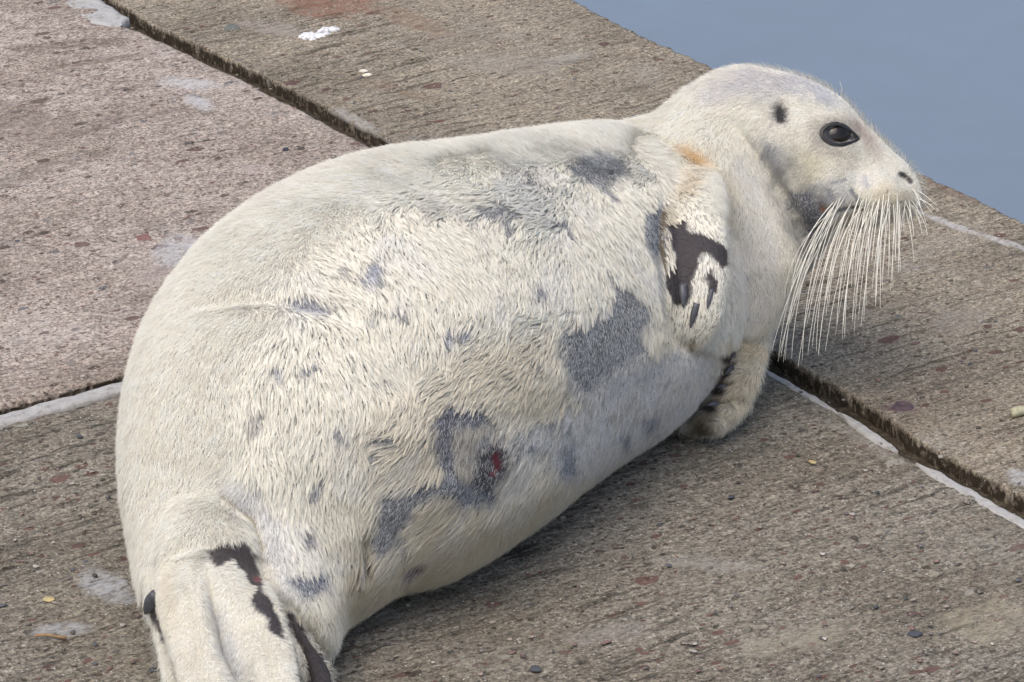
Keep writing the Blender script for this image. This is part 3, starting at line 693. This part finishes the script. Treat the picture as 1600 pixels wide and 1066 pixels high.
FLOW = """700 260 -.25 1;750 260 -.3 1;800 280 -.5 1;850 270 -.5 1;680 310 -.65 .75;740 320 -.65 .75;800 330 -.65 .75;840 330 -.6 .8;640 345 .15 1;620 305 -.5 .8;700 372 .4 1;660 390 .35 1;760 385 -.1 1;800 368 -.55 .85;850 380 -.5 .9;720 440 .1 1;
862 320 -.6 .8;930 320 -.2 1;980 310 .1 1;1000 270 -.6 .7;1020 245 .2 1;950 235 -.9 .4;885 240 -.4 .9;1060 270 .4 1;1100 320 .4 1;980 380 .15 1;900 380 -.2 1;1020 470 .3 1;1045 530 0 1;1000 580 -.8 .6;840 460 -.4 1;900 470 -.4 1;880 500 -.8 .6;830 510 -.9 .4;
500 400 .45 1;560 380 .3 1;600 420 .2 1;450 410 .2 1;500 470 .6 1;400 390 0 1;430 470 .2 1;368 550 -.3 1;424 531 -.5 .9;349 625 -.05 1;405 644 -.1 1;518 588 .3 1;480 524 0 1;368 719 -.5 .9;405 720 .15 1;349 775 -.6 .8;
560 540 .25 1;600 590 .4 1;660 520 -.1 1;700 500 -.35 1;760 560 -.8 .5;820 575 -.85 .5;640 640 -.6 .8;700 605 -.75 .65;800 620 -.85 .55;860 640 -.9 .5;600 690 -.8 .4;560 620 .2 1;560 700 .1 1;640 740 -.6 .7;720 720 -.3 1;770 770 -.7 .6;680 830 -.7 .6;620 880 -.6 .8;750 830 -.85 .5;850 770 -.85 .5;950 700 -.8 .6;
450 830 .25 1;520 800 .15 1;480 900 .2 1;430 780 .1 1;540 900 0 1;580 930 -.5 .9;500 960 0 1;300 500 -.2 1;230 600 0 1;250 750 .1 1;300 650 0 1;400 300 -.6 .8;500 260 -.8 .6;700 220 -.9 .3;900 200 -.9 .2;450 350 -.3 .9;1080 190 -.6 .7;1120 250 .2 1;1160 300 .3 1;1200 400 .1 1;1180 480 0 1;1245 400 0 1;
1090 330 .1 1;1050 400 0 1;1120 450 -.2 1;1090 500 -.2 1;1160 560 -.7 .4;1140 640 -.5 .7;320 830 0 1;300 950 .05 1;350 1000 .2 1;430 1000 .25 1;490 1040 .4 1;1250 150 -.95 .2;1180 130 -.9 .3;1300 170 -.9 -.3;1240 200 -.8 .6;1260 250 -.7 .7;1330 250 -.8 .5;1380 280 -.8 .6;1420 290 -.5 .85;1350 310 -.6 .8;1240 300 -.3 1;1120 150 -.9 .4;1350 200 -.7 -.6;1400 255 -.8 -.3"""
FL_ = np.array([[float(k) for k in r.split()] for r in FLOW.replace('\n', '').split(';')])
FL_[:,2:] = nrm(FL_[:,2:])
def flow(P, Nn, x, y):
    o = np.empty((len(x), 2))
    for i in range(0, len(x), 60000):
        q = slice(i, i+60000); d2 = (x[q,None]-FL_[:,0])**2+(y[q,None]-FL_[:,1])**2+60
        wq = d2**-1.9; o[q] = (wq@FL_[:,2:])/wq.sum(1)[:,None]
    ang = .45*fbm(P*22+11, 3)+.25*fbm(P*55+3, 2); o = nrm(o); c, s = np.cos(ang), np.sin(ang)
    dx, dy = o[:,0]*c-o[:,1]*s, o[:,0]*s+o[:,1]*c
    D = dx[:,None]*RT-dy[:,None]*UP
    hid = (1-sstep(-.3, .05, -(Nn@FW)))[:,None]
    D = D*(1-hid)+np.array([-.55,-.83,0])*hid
    return nrm(D-Nn*np.sum(D*Nn, 1)[:,None])

seal = bpy.data.objects.new('seal', None); COL.objects.link(seal); seal.location = (-.15, -.1, 0)
tag(seal, 'cream and grey seal pup with patchy moulting fur lying on the concrete quay', 'seal')
SL = Vector(seal.location)
def child(o, parent=None):
    o.parent = parent or seal
    if parent is None: o.location = Vector(o.location)-SL
    return o
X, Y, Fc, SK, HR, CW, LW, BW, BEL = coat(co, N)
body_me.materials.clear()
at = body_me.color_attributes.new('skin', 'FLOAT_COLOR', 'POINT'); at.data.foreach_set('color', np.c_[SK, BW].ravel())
nb = NT('seal_skin'); a_ = nb.new('Attribute'); a_.attribute_name = 'skin'; tc = nb.new('TexCoord').outputs['Object']
nb.L.new(nb.mix(.35, a_.outputs['Color'], nb.ramp(nb.noise(tc, 260, 4, .7).outputs[0], [(.3, .2), (.7, .8)]), 'OVERLAY'), nb.b.inputs['Base Color'])
nb.put(nb.b, 'Roughness', nb.math('SUBTRACT', .85, nb.math('MULTIPLY', a_.outputs['Alpha'], .38)))
nb.L.new(nb.bump(nb.noise(tc, 210, 5, .65).outputs[0], .003), nb.b.inputs['Normal'])
body_me.materials.append(nb.m); body_me.polygons.foreach_set('use_smooth', [True]*len(body_me.polygons))
body = bpy.data.objects.new('body', body_me); COL.objects.link(body); child(body)

# sample roots on the mesh
body_me.calc_loop_triangles(); nt_ = len(body_me.loop_triangles); TR_ = np.empty(nt_*3, int); body_me.loop_triangles.foreach_get('vertices', TR_); TR_ = TR_.reshape(-1, 3)
A_, B_, C_ = co[TR_[:,0]], co[TR_[:,1]], co[TR_[:,2]]; area = np.linalg.norm(np.cross(B_-A_, C_-A_), axis=1)/2
tf_ = -(N[TR_[:,0]]@FW); print('area', area.sum(), 'front', area[tf_ > 0].sum())
def roots(per_m2, wt):
    w_ = area*wt; n = int(w_.sum()*per_m2); k = rng.choice(nt_, n, p=w_/w_.sum())
    r1 = np.sqrt(rng.random(n)); r2 = rng.random(n); w0, w1, w2 = 1-r1, r1*(1-r2), r1*r2
    P = A_[k]*w0[:,None]+B_[k]*w1[:,None]+C_[k]*w2[:,None]
    Nn = nrm(N[TR_[k,0]]*w0[:,None]+N[TR_[k,1]]*w1[:,None]+N[TR_[k,2]]*w2[:,None])
    return P, Nn
inframe = (Y < 1150)
visw = np.where(tf_ > -.15, 1.0, .35)*np.where(co[TR_[:,0],2] < .02, .1, 1)*np.where(Y[TR_[:,0]] > 1120, .3, 1)
nh = NT('seal_hair'); nh.n.remove(nh.b); a_ = nh.new('Attribute'); a_.attribute_name = 'tint'
hb = nh.new('BsdfHairPrincipled'); hb.model = 'CHIANG'; hb.parametrization = 'COLOR'
nh.L.new(a_.outputs['Color'], hb.inputs['Color']); nh.put(hb, 'Roughness', .42); nh.put(hb, 'Radial Roughness', .8)
df = nh.new('BsdfDiffuse'); nh.L.new(a_.outputs['Color'], df.inputs[0]); rn = nh.new('Attribute'); rn.attribute_name = 'rootn'; ge = nh.new('NewGeometry'); vm = nh.new('VectorMath'); vm.operation = 'SCALE'; nh.L.new(ge.outputs['Normal'], vm.inputs[0]); vm.inputs['Scale'].default_value = .95; va = nh.new('VectorMath'); va.operation = 'ADD'; nh.L.new(rn.outputs['Vector'], va.inputs[0]); nh.L.new(vm.outputs[0], va.inputs[1]); vn = nh.new('VectorMath'); vn.operation = 'NORMALIZE'; nh.L.new(va.outputs[0], vn.inputs[0]); nh.L.new(vn.outputs[0], df.inputs['Normal']); mx = nh.new('MixShader'); mx.inputs[0].default_value = .78
nh.L.new(hb.outputs[0], mx.inputs[1]); nh.L.new(df.outputs[0], mx.inputs[2])
nh.L.new(mx.outputs[0], nh.n['Material Output'].inputs['Surface'])
def curves(name, Pts, Rad, Col, RN):
    """Pts (n,k,3), Rad (n,k), Col (n,3)"""
    n, k, _ = Pts.shape
    Pts = Pts.copy(); Pts[:,:,2] = np.maximum(Pts[:,:,2], .0035)
    hc = bpy.data.hair_curves.new(name); hc.add_curves([k]*n)
    hc.attributes['position'].data.foreach_set('vector', Pts.astype(np.float32).ravel())
    ra = hc.attributes.get('radius') or hc.attributes.new('radius', 'FLOAT', 'POINT'); ra.data.foreach_set('value', Rad.astype(np.float32).ravel())
    ca = hc.attributes.new('tint', 'FLOAT_COLOR', 'CURVE'); ca.data.foreach_set('color', np.c_[Col, np.ones(n)].astype(np.float32).ravel())
    rn_ = hc.attributes.new('rootn', 'FLOAT_VECTOR', 'CURVE'); rn_.data.foreach_set('vector', RN.astype(np.float32).ravel())
    hc.materials.append(nh.m)
    o = bpy.data.objects.new(name, hc); COL.objects.link(o); return child(o)
def strands(P, Nn, D, L, lift0, lift1, K, rad, side=None, conv=None, rootoff=None):
    """bent strands: the angle above the skin goes from lift0 at the root to lift1 at the tip"""
    n = len(P); S = np.cross(D, Nn); out = np.empty((n, K, 3)); out[:,0] = P; cur = P.copy()
    for k in range(1, K):
        t = (k-.5)/(K-1); a = lift0*(1-t)+lift1*t; d = D*np.cos(a)[:,None]+Nn*np.sin(a)[:,None]
        if side is not None: d = d+S*(side*(t-.2))[:,None]
        cur = cur+d*(L/(K-1))[:,None]; out[:,k] = cur
    if rootoff is not None:
        for k in range(K):
            t = k/(K-1); out[:,k] += rootoff*(1-conv[:,None]*t**.8)
    R = rad[:,None]*(1-.8*(np.arange(K)/(K-1))**1.5)[None]
    return out, R
# 1. fine coat over everything
P, Nn = roots(DENS_FINE, visw)
x, y, f, sk, hr_, cw, lw, bw, bel = coat(P, Nn)
keep = (rng.random(len(P)) > .97*bw) & (rng.random(len(P)) > .8*cw) & ~((co.min() < -9) | (P[:,2] < .006))
P, Nn, x, y, f, hr_, cw, lw, bw, bel = [q[keep] for q in (P, Nn, x, y, f, hr_, cw, lw, bw, bel)]
D = flow(P, Nn, x, y); n = len(P); j = rng.normal(0, .28, n); S = np.cross(D, Nn); D = nrm(D+S*j[:,None])
vis_ = f > -.1
head = sstep(1150, 1240, x)*(y < 400)*vis_; muz = sstep(1310, 1350, x)*(y < 350)*vis_
flip = (((x > 1035) & (x < 1142) & (y > 330) & (y < 560)) | ((y > 870) & (x < 470) & (x > 225)) | ((x > 1090) & (x < 1210) & (y > 535)))*vis_*1.0
rim = (1-sstep(.15, .5, f))*(1-head)
L = .0125+.003*rim; L = L*(1-head)+.0065*head; L = L*(1-muz)+.0032*muz; L = np.where(flip > 0, .0065, L); L = np.where((x > 1090) & (x < 1210) & (y > 535) & vis_, .010, L); L = L*(1-.55*(1-lw)); L *= rng.uniform(.65, 1.2, n)
l0 = .5+.35*rim-.15*head-.1*muz-.2*(1-lw)+rng.normal(0, .12, n); l1 = .02+.28*rim+rng.normal(0, .1, n)
vcol = hr_*np.exp(rng.normal(0, 1, n)*(.09+.28*(1-lw)*(1-bw)))[:,None]; wl = (rng.random(n) < .24*(1-lw)*(1-bw)); vcol[wl] = (.62,.63,.62)
dark_under = (bel > .5) & (lw > .6) & (cw > .3) & (pip(x, y, BELLY) > rng.uniform(20, 90, n)); vcol[dark_under] = vcol[dark_under]*.58+np.array(SLATE)*.30
out, R = strands(P, Nn, D, L, l0, l1, 4, rng.uniform(.00017, .0003, n), rng.normal(0, .35, n))
print('fine hairs', n)
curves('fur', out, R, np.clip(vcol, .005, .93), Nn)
# 2. long tufts of the belly, stuck together at their tips
def tufts(per, hairs, Lm, wroot, name, wfun, seed):
    P, Nn = roots(per, np.where(tf_ > -.05, 1, 0)*np.where(BEL[TR_[:,0]] > .02, 1, 0)+1e-9)
    _, ui = np.unique(np.floor(P/.0043).astype(np.int64)@np.array([1, 4001, 16008001]), return_index=True); P, Nn = P[ui], Nn[ui]
    x, y, f, sk, hr_, cw, lw, bw, bel = coat(P, Nn)
    k = (rng.random(len(P)) < wfun(cw)) & (P[:,2] > .015); P, Nn, x, y, f, hr_, cw = [q[k] for q in (P, Nn, x, y, f, hr_, cw)]
    D = flow(P, Nn, x, y); n = len(P)
    D = nrm(D+np.cross(D, Nn)*rng.normal(0, .13, n)[:,None])
    fl_ = (x > 1035) & (x < 1145) & (y > 300) & (y < 560); L = Lm*rng.uniform(.7, 1.3, n)*(.4+.6*cw)*np.where(fl_, .55, 1); sd_ = rng.normal(0, .28, n); l0 = rng.normal(.27, .06, n); l1 = rng.normal(-.02, .05, n)
    shade = 1+rng.normal(0, .03, n)
    H = hairs; rep = lambda a: np.repeat(a, H, axis=0)
    S = np.cross(D, Nn); m = n*H
    a, b = rng.normal(0, wroot, m), rng.normal(0, wroot*2.2, m)
    ro = rep(S)*a[:,None]+rep(D)*b[:,None]+rep(Nn)*(rng.uniform(-.001, .0006, m))[:,None]
    conv = rng.uniform(.6, 1.0, m)
    out, R = strands(rep(P), rep(Nn), rep(D), rep(L)*rng.uniform(.8, 1.08, m), rep(l0)+rng.normal(0, .05, m), rep(l1), 5, rng.uniform(.0002, .00034, m), rep(sd_)+rng.normal(0, .06, m), conv, ro)
    colr = rep(hr_*shade[:,None])*(1+rng.normal(0, .05, m))[:,None]
    print(name, n, m)
    curves(name, out, R, np.clip(colr, .01, .93), rep(Nn))
tufts(190000*DENS_T, 15, .0185, .0010, 'long_fur', lambda c: np.clip(c*1.15-.05, 0, 1), 1)
# ------------------------------------------------------------------ eyes, claws, whiskers
bvh = BVHTree.FromPolygons([Vector(v) for v in co], [tuple(p.vertices) for p in body_me.polygons])
def surf(px, py, back=False):
    d = Vector(nrm(ray(px, py)))
    if not back: r = bvh.ray_cast(Vector(CAM), d)
    else: r = bvh.ray_cast(Vector(CAM)+d*9, -d)
    return (np.array(r[0]), np.array(r[1])) if r[0] is not None else (at_depth(px, py, D_neck), -FW)
def pmat(name, col, rough, spec=.5, coat_=0):
    n = NT(name); n.put(n.b, 'Base Color', (*col, 1)); n.put(n.b, 'Roughness', rough); n.put(n.b, 'Specular IOR Level', spec); n.put(n.b, 'Coat Weight', coat_)
    n.L.new(n.mix(.4, col, n.ramp(n.noise(n.new('TexCoord').outputs['Object'], 180, 4).outputs[0], [(.35, .25), (.7, .75)]), 'OVERLAY'), n.b.inputs['Base Color'])
    return n
m_eye = pmat('eye_black', (.012,.008,.007),   .12, .45, 0).m
m_lid = pmat('eyelid_slate', (.024,.022,.022), .45).m
m_claw = pmat('claw_horn', (.075,.078,.09), .4)
m_wh = pmat('whisker', (.84,.81,.72), .45).m
def eye(px, py, back=False):
    p, nrm_ = surf(px, py, back); s = .00086
    outw = -FW if not back else FW
    ax = nrm(outw*.9+nrm_*.5); e = nrm(np.cross(UP, ax)); e = e if e@RT > 0 else -e; g = nrm(np.cross(ax, e)); g = g if g@UP > 0 else -g
    R_ = .0245; c = p-ax*(R_*.70)
    V = []; n, m = 20, 32
    for i in range(n+1):
        ph = math.pi*i/n
        for j in range(m): th = 2*math.pi*j/m; V.append(c+R_*(e*math.sin(ph)*math.cos(th)*1.0+g*math.sin(ph)*math.sin(th)*.92+ax*math.cos(ph)*.9))
    F = [(i*m+j, i*m+(j+1)%m, (i+1)*m+(j+1)%m, (i+1)*m+j) for i in range(n) for j in range(m)]
    eb = obj('eye', V, F, m_eye); loc_to(eb, c); child(eb)
    # lid: an almond ring lying on the ball, drawn out to the inner corner
    V = []; n, m = 56, 12; ring = []
    for i in range(n):
        th = 2*math.pi*i/n; ex, ey = math.cos(th), math.sin(th); rx, ry = (24 if ex < 0 else 25+10*ex**6), (17.5*abs(ey)**.12 if ey > 0 else 16.5*abs(ey)**.12)
        qx, qy = ex*rx, -ey*ry; qq, nn_ = surf(px+qx*.985-qy*.17, py+qx*.17+qy*.985, back); ring.append(qq+ax*.0006)
    ring = np.array(ring)
    for _ in range(3): ring = .5*ring+.25*np.roll(ring, 1, 0)+.25*np.roll(ring, -1, 0)
    cc = ring.mean(0)
    for i in range(n):
        base = ring[i]; outn = nrm(base-cc)
        for j in range(m): t = 2*math.pi*j/m; V.append(base+outn*math.cos(t)*.0032+ax*(math.sin(t)*.0020-.0016*math.cos(t)))
    F = [(i*m+j, i*m+(j+1)%m, ((i+1)%n)*m+(j+1)%m, ((i+1)%n)*m+j) for i in range(n) for j in range(m)]
    V = [v-c for v in V]; ld = obj('eyelid', V, F, m_lid); ld.parent = eb
eye(1307, 211); eye(1310, 206, True)
def cone(name, pts, rads, mat, flat=1.0, m=12, parent=None):
    pts = np.array(pts, float); n = len(pts); T = nrm(np.gradient(pts, axis=0)); ref = nrm(np.cross(T[0], FW)+1e-6)
    V = []
    for i in range(n):
        u = nrm(ref-T[i]*(ref@T[i])); v = np.cross(T[i], u)
        for j in range(m): t = 2*math.pi*j/m; V.append(pts[i]+rads[i]*(u*math.cos(t)+v*math.sin(t)*flat))
    V += [pts[0], pts[-1]+T[-1]*rads[-1]*.5]
    F = [(i*m+j, i*m+(j+1)%m, (i+1)*m+(j+1)%m, (i+1)*m+j) for i in range(n-1) for j in range(m)]
    F += [(n*m, (j+1)%m, j) for j in range(m)]+[(n*m+1, (n-1)*m+j, (n-1)*m+(j+1)%m) for j in range(m)]
    o = obj(name, V, F, mat); loc_to(o, pts[0]); return child(o)
def claw(p0, p1, r, out=.004):
    a, na = surf(*p0); b, nb_ = surf(*p1)
    ts_ = np.linspace(0, 1, 8); pts = [a*(1-t)+b*t+nrm(na*(1-t)+nb_*t)*(out*(.25+1.5*t*(1-.45*t))) for t in ts_]
    cone('claw', pts, [r*(.75+.35*math.sin(min(t*2.4, 1.57)))*(1-.85*t**2.2) for t in ts_], m_claw.m, .7)
claw((1067,444), (1064,480), .0062); claw((1089,474), (1078,510), .0050); claw((1112,452), (1104,482), .0035, .003)
for p0, p1 in (((1146,548),(1134,556)),((1146,577),(1132,584)),((1136,605),(1122,611)),((1122,632),(1108,640))): claw(p0, p1, .0042, .007)
claw((246,928), (232,958), .0098, .004)
def whisk(p0, p1, p2, dz, r):
    a, na = surf(*p0); d0 = (a-CAM)@FW
    b = at_depth(p1[0], p1[1], d0-dz*.7); c = at_depth(p2[0], p2[1], d0-dz); a = a-na*.002
    ts_ = np.linspace(0, 1, 16)
    pts = [a*(1-t)**2+2*b*t*(1-t)+c*t*t for t in ts_]
    cone('whisker', pts, [r*(1-.75*t**1.3)+.00012 for t in ts_], m_wh, 1, 6)
TIP = np.array([(0,1208,552),(.08,1222,566),(.16,1250,574),(.24,1272,555),(.34,1300,540),(.45,1325,512),(.55,1345,505),(.65,1372,470),(.75,1396,448),(.85,1418,410),(.93,1440,370),(1,1452,340)], float)
NW = 82
for i in range(NW):
    u = i/(NW-1)+random.uniform(-.02, .02); u = min(max(u, 0), 1)
    rx = 1300+134*u; ry = 334-13*u**2+random.uniform(-14, 3)-(random.uniform(0, 24) if random.random() < .45 else 0)
    rx += random.uniform(-4, 3)
    k = 1 if random.random() < .45 else random.uniform(.5, .95)
    tx = np.interp(u, TIP[:,0], TIP[:,1])+random.uniform(-10, 10); ty = np.interp(u, TIP[:,0], TIP[:,2])+random.uniform(-12, 6)
    tx, ty = rx+(tx-rx)*(.3+.7*k)+random.uniform(-9, 9), ry+(ty-ry)*k
    c = (tx+random.uniform(.02, .42)*(rx-tx)+random.uniform(-3, 3), ry+random.uniform(.30, .45)*(ty-ry))
    whisk((rx, min(ry, 331)), c, (tx, ty), random.uniform(.0, .07), random.uniform(.00026, .0006))
for (a, b, c) in (((1314,150),(1318,140),(1312,128)),((1432,300),(1446,318),(1458,336)),((1434,296),(1448,306),(1464,322)),((1432,306),(1442,330),(1448,352))): whisk(a, b, c, .01, .0004)

# ------------------------------------------------------------------ litter on the slabs
def tint(name, col, rough=.8):
    return pmat(name, col, rough).m
def pebble(px, py, rx, ry, h, rz, mat, label, cat, name, group=None, seed=1, z=.0):
    p = ground(px, py); v, f = lump(seed, 14); v = v*np.array([rx, ry, h]); ca, sa_ = math.cos(rz), math.sin(rz)
    v = np.stack([v[:,0]*ca-v[:,1]*sa_, v[:,0]*sa_+v[:,1]*ca, v[:,2]], 1)
    o = obj(name, v, f, mat); o.location = (p[0], p[1], z+h*.5)
    sm = o.modifiers.new('round', 'SUBSURF'); sm.levels = sm.render_levels = 2
    tag(o, label, cat, group); return o
m_shell = tint('shell_white', (.72,.66,.55))
pebble(568, 113, .0085, .006, .0035, .1, m_shell, 'small cream shell fragment on the brown slab, nearer the joint', 'shell', 'shell_fragment', seed=3)
pebble(574, 119, .0085, .006, .0035, .3, m_shell, 'small cream shell fragment on the brown slab, just right of its twin', 'shell', 'shell_fragment', seed=4)
m_yel = tint('leaf_yellow', (.50,.40,.20))
pebble(1269, 723, .0045, .007, .002, .6, m_yel, 'tiny yellow petal on the grey slab below the light mortar line', 'petal', 'petal', seed=5)
pebble(76, 938, .007, .008, .002, .4, m_yel, 'yellow petal scrap on the grey slab left of the hind flippers', 'petal', 'petal', seed=6)
pebble(1128, 681, .005, .007, .003, .2, tint('scrap_olive', (.40,.34,.14)), 'olive scrap lying beside the front flipper on the grey slab', 'scrap', 'leaf_scrap', seed=7)
pebble(447, 242, .005, .005, .004, .2, tint('chip_navy', (.045,.05,.075)), 'small dark blue chip on the pink aggregate slab above the back', 'chip', 'stone_chip', seed=8, z=.007)
pebble(362, 44, .014, .018, .006, .2, tint('chip_green', (.13,.14,.12)), 'greenish grey stone chip embedded in the brown slab near its joint', 'stone', 'embedded_stone', seed=9, z=-.003)
pebble(1430, 990, .010, .008, .004, .2, tint('chip_blue', (.06,.065,.08)), 'dark blue grey stone on the pale streak of the grey slab', 'stone', 'embedded_stone', seed=10, z=-.003)
pebble(836, 1046, .008, .008, .004, .8, tint('chip_blue2', (.07,.075,.085)), 'dark grey stone at the bottom middle of the grey slab', 'stone', 'embedded_stone', seed=12, z=-.002)
pebble(224, 378, .014, .014, .003, .5, tint('chip_red', (.22,.11,.10)), 'flat reddish stone in the pink slab left of the seal back', 'stone', 'embedded_stone', seed=11, z=.005)
def rod(name, a, b, r, mat, label, cat, z=.004):
    A = ground(*a); B = ground(*b); A[2] = B[2] = z; k = np.linspace(0, 1, 9); pts = [A*(1-t)+B*t+np.array([0, .002*math.sin(t*5), .001*math.sin(t*3)]) for t in k]
    m = 10; V = []; T = nrm(B-A); u = np.cross(T, [0,0,1.0])
    for p, t in zip(pts, k):
        for j in range(m): q = 2*math.pi*j/m; V.append(p+r*(1+.15*math.sin(9*t))*(u*math.cos(q)+np.array([0,0,1.0])*math.sin(q)))
    V += [pts[0], pts[-1]]; F = [(i*m+j, i*m+(j+1)%m, (i+1)*m+(j+1)%m, (i+1)*m+j) for i in range(8) for j in range(m)]
    F += [(9*m, (j+1)%m, j) for j in range(m)]+[(9*m+1, 8*m+j, 8*m+(j+1)%m) for j in range(m)]
    o = obj(name, V, F, mat); loc_to(o, A); tag(o, label, cat)
rod('stick', (1580, 651), (1625, 645), .0065, tint('stick_green', (.42,.40,.27)), 'pale greenish stick end entering at the right edge of the brown slab', 'stick', .005)
rod('straw', (54, 996), (104, 998), .0018, tint('straw_brown', (.28,.17,.08)), 'thin orange brown straw on a white stain near the bottom left', 'straw', .002)
# the drilled hole with its stained rim
p = ground(1410, 636); V = []; F = []; m = 28
prof = [(.0145,-.002),(.0125,.0008),(.0105,.0022),(.0085,.0022),(.0075,-.001),(.0,-.001)]
for r, z in prof:
    for j in range(m): q = 2*math.pi*j/m; k = 1+.12*math.sin(3*q+r*200)+.05*random.random(); V.append((r*k*math.cos(q), r*k*math.sin(q), z+.0008*random.random()))
F = [(i*m+j, i*m+(j+1)%m, (i+1)*m+(j+1)%m, (i+1)*m+j) for i in range(len(prof)-1) for j in range(m)]
o = obj('anchor_hole', V, F, tint('purple_stain', (.085,.055,.065), .7)); o.location = (p[0], p[1], .0015)
tag(o, 'purple stained anchor hole in the brown slab right of the whiskers', 'anchor hole')
# bird droppings: a low splat with lobes
def splat(px, py, rx, ry, seed, label, ang=0):
    r_ = np.random.default_rng(seed); m = 72; V = [(0,0,.004)]; R = []
    ths = np.linspace(0, 2*np.pi, m, endpoint=False); lob = 1+sum(r_.uniform(.06, .2)*np.cos(k*ths+r_.uniform(0, 6)) for k in (2,3,5,7,11,16))
    for fr_, z in ((.35, .004), (.7, .003), (.93, .0022), (1.0, -.001)):
        for j, th in enumerate(ths): q = fr_*(lob[j] if fr_ > .5 else 1); V.append((rx*q*math.cos(th), ry*q*math.sin(th), z+.0012*r_.random()*(fr_ < .95)))
    F = [(0, 1+j, 1+(j+1)%m) for j in range(m)]
    for k in range(3): F += [(1+k*m+j, 1+(k+1)*m+j, 1+(k+1)*m+(j+1)%m, 1+k*m+(j+1)%m) for j in range(m)]
    o = obj('bird_dropping', V, F, m_drop); p = ground(px, py); o.location = (p[0], p[1], .0005); o.rotation_euler = (0, 0, ang); tag(o, label, 'bird dropping')
nn = NT('dropping_white'); c_ = nn.ramp(nn.noise(nn.new('TexCoord').outputs['Object'], 150, 5, .65).outputs[0], [(.35, (.30,.29,.27)), (.47, (.7,.7,.71)), (.7, (.82,.82,.84))]); nn.L.new(c_, nn.b.inputs['Base Color']); nn.put(nn.b, 'Roughness', .8); m_drop = nn.m
splat(490, 58, .023, .015, 4, 'white bird dropping splat on the brown slab near the top', .5)
splat(512, 48, .018, .009, 6, 'narrow white bird dropping tail, upper right of the larger splat', .6)
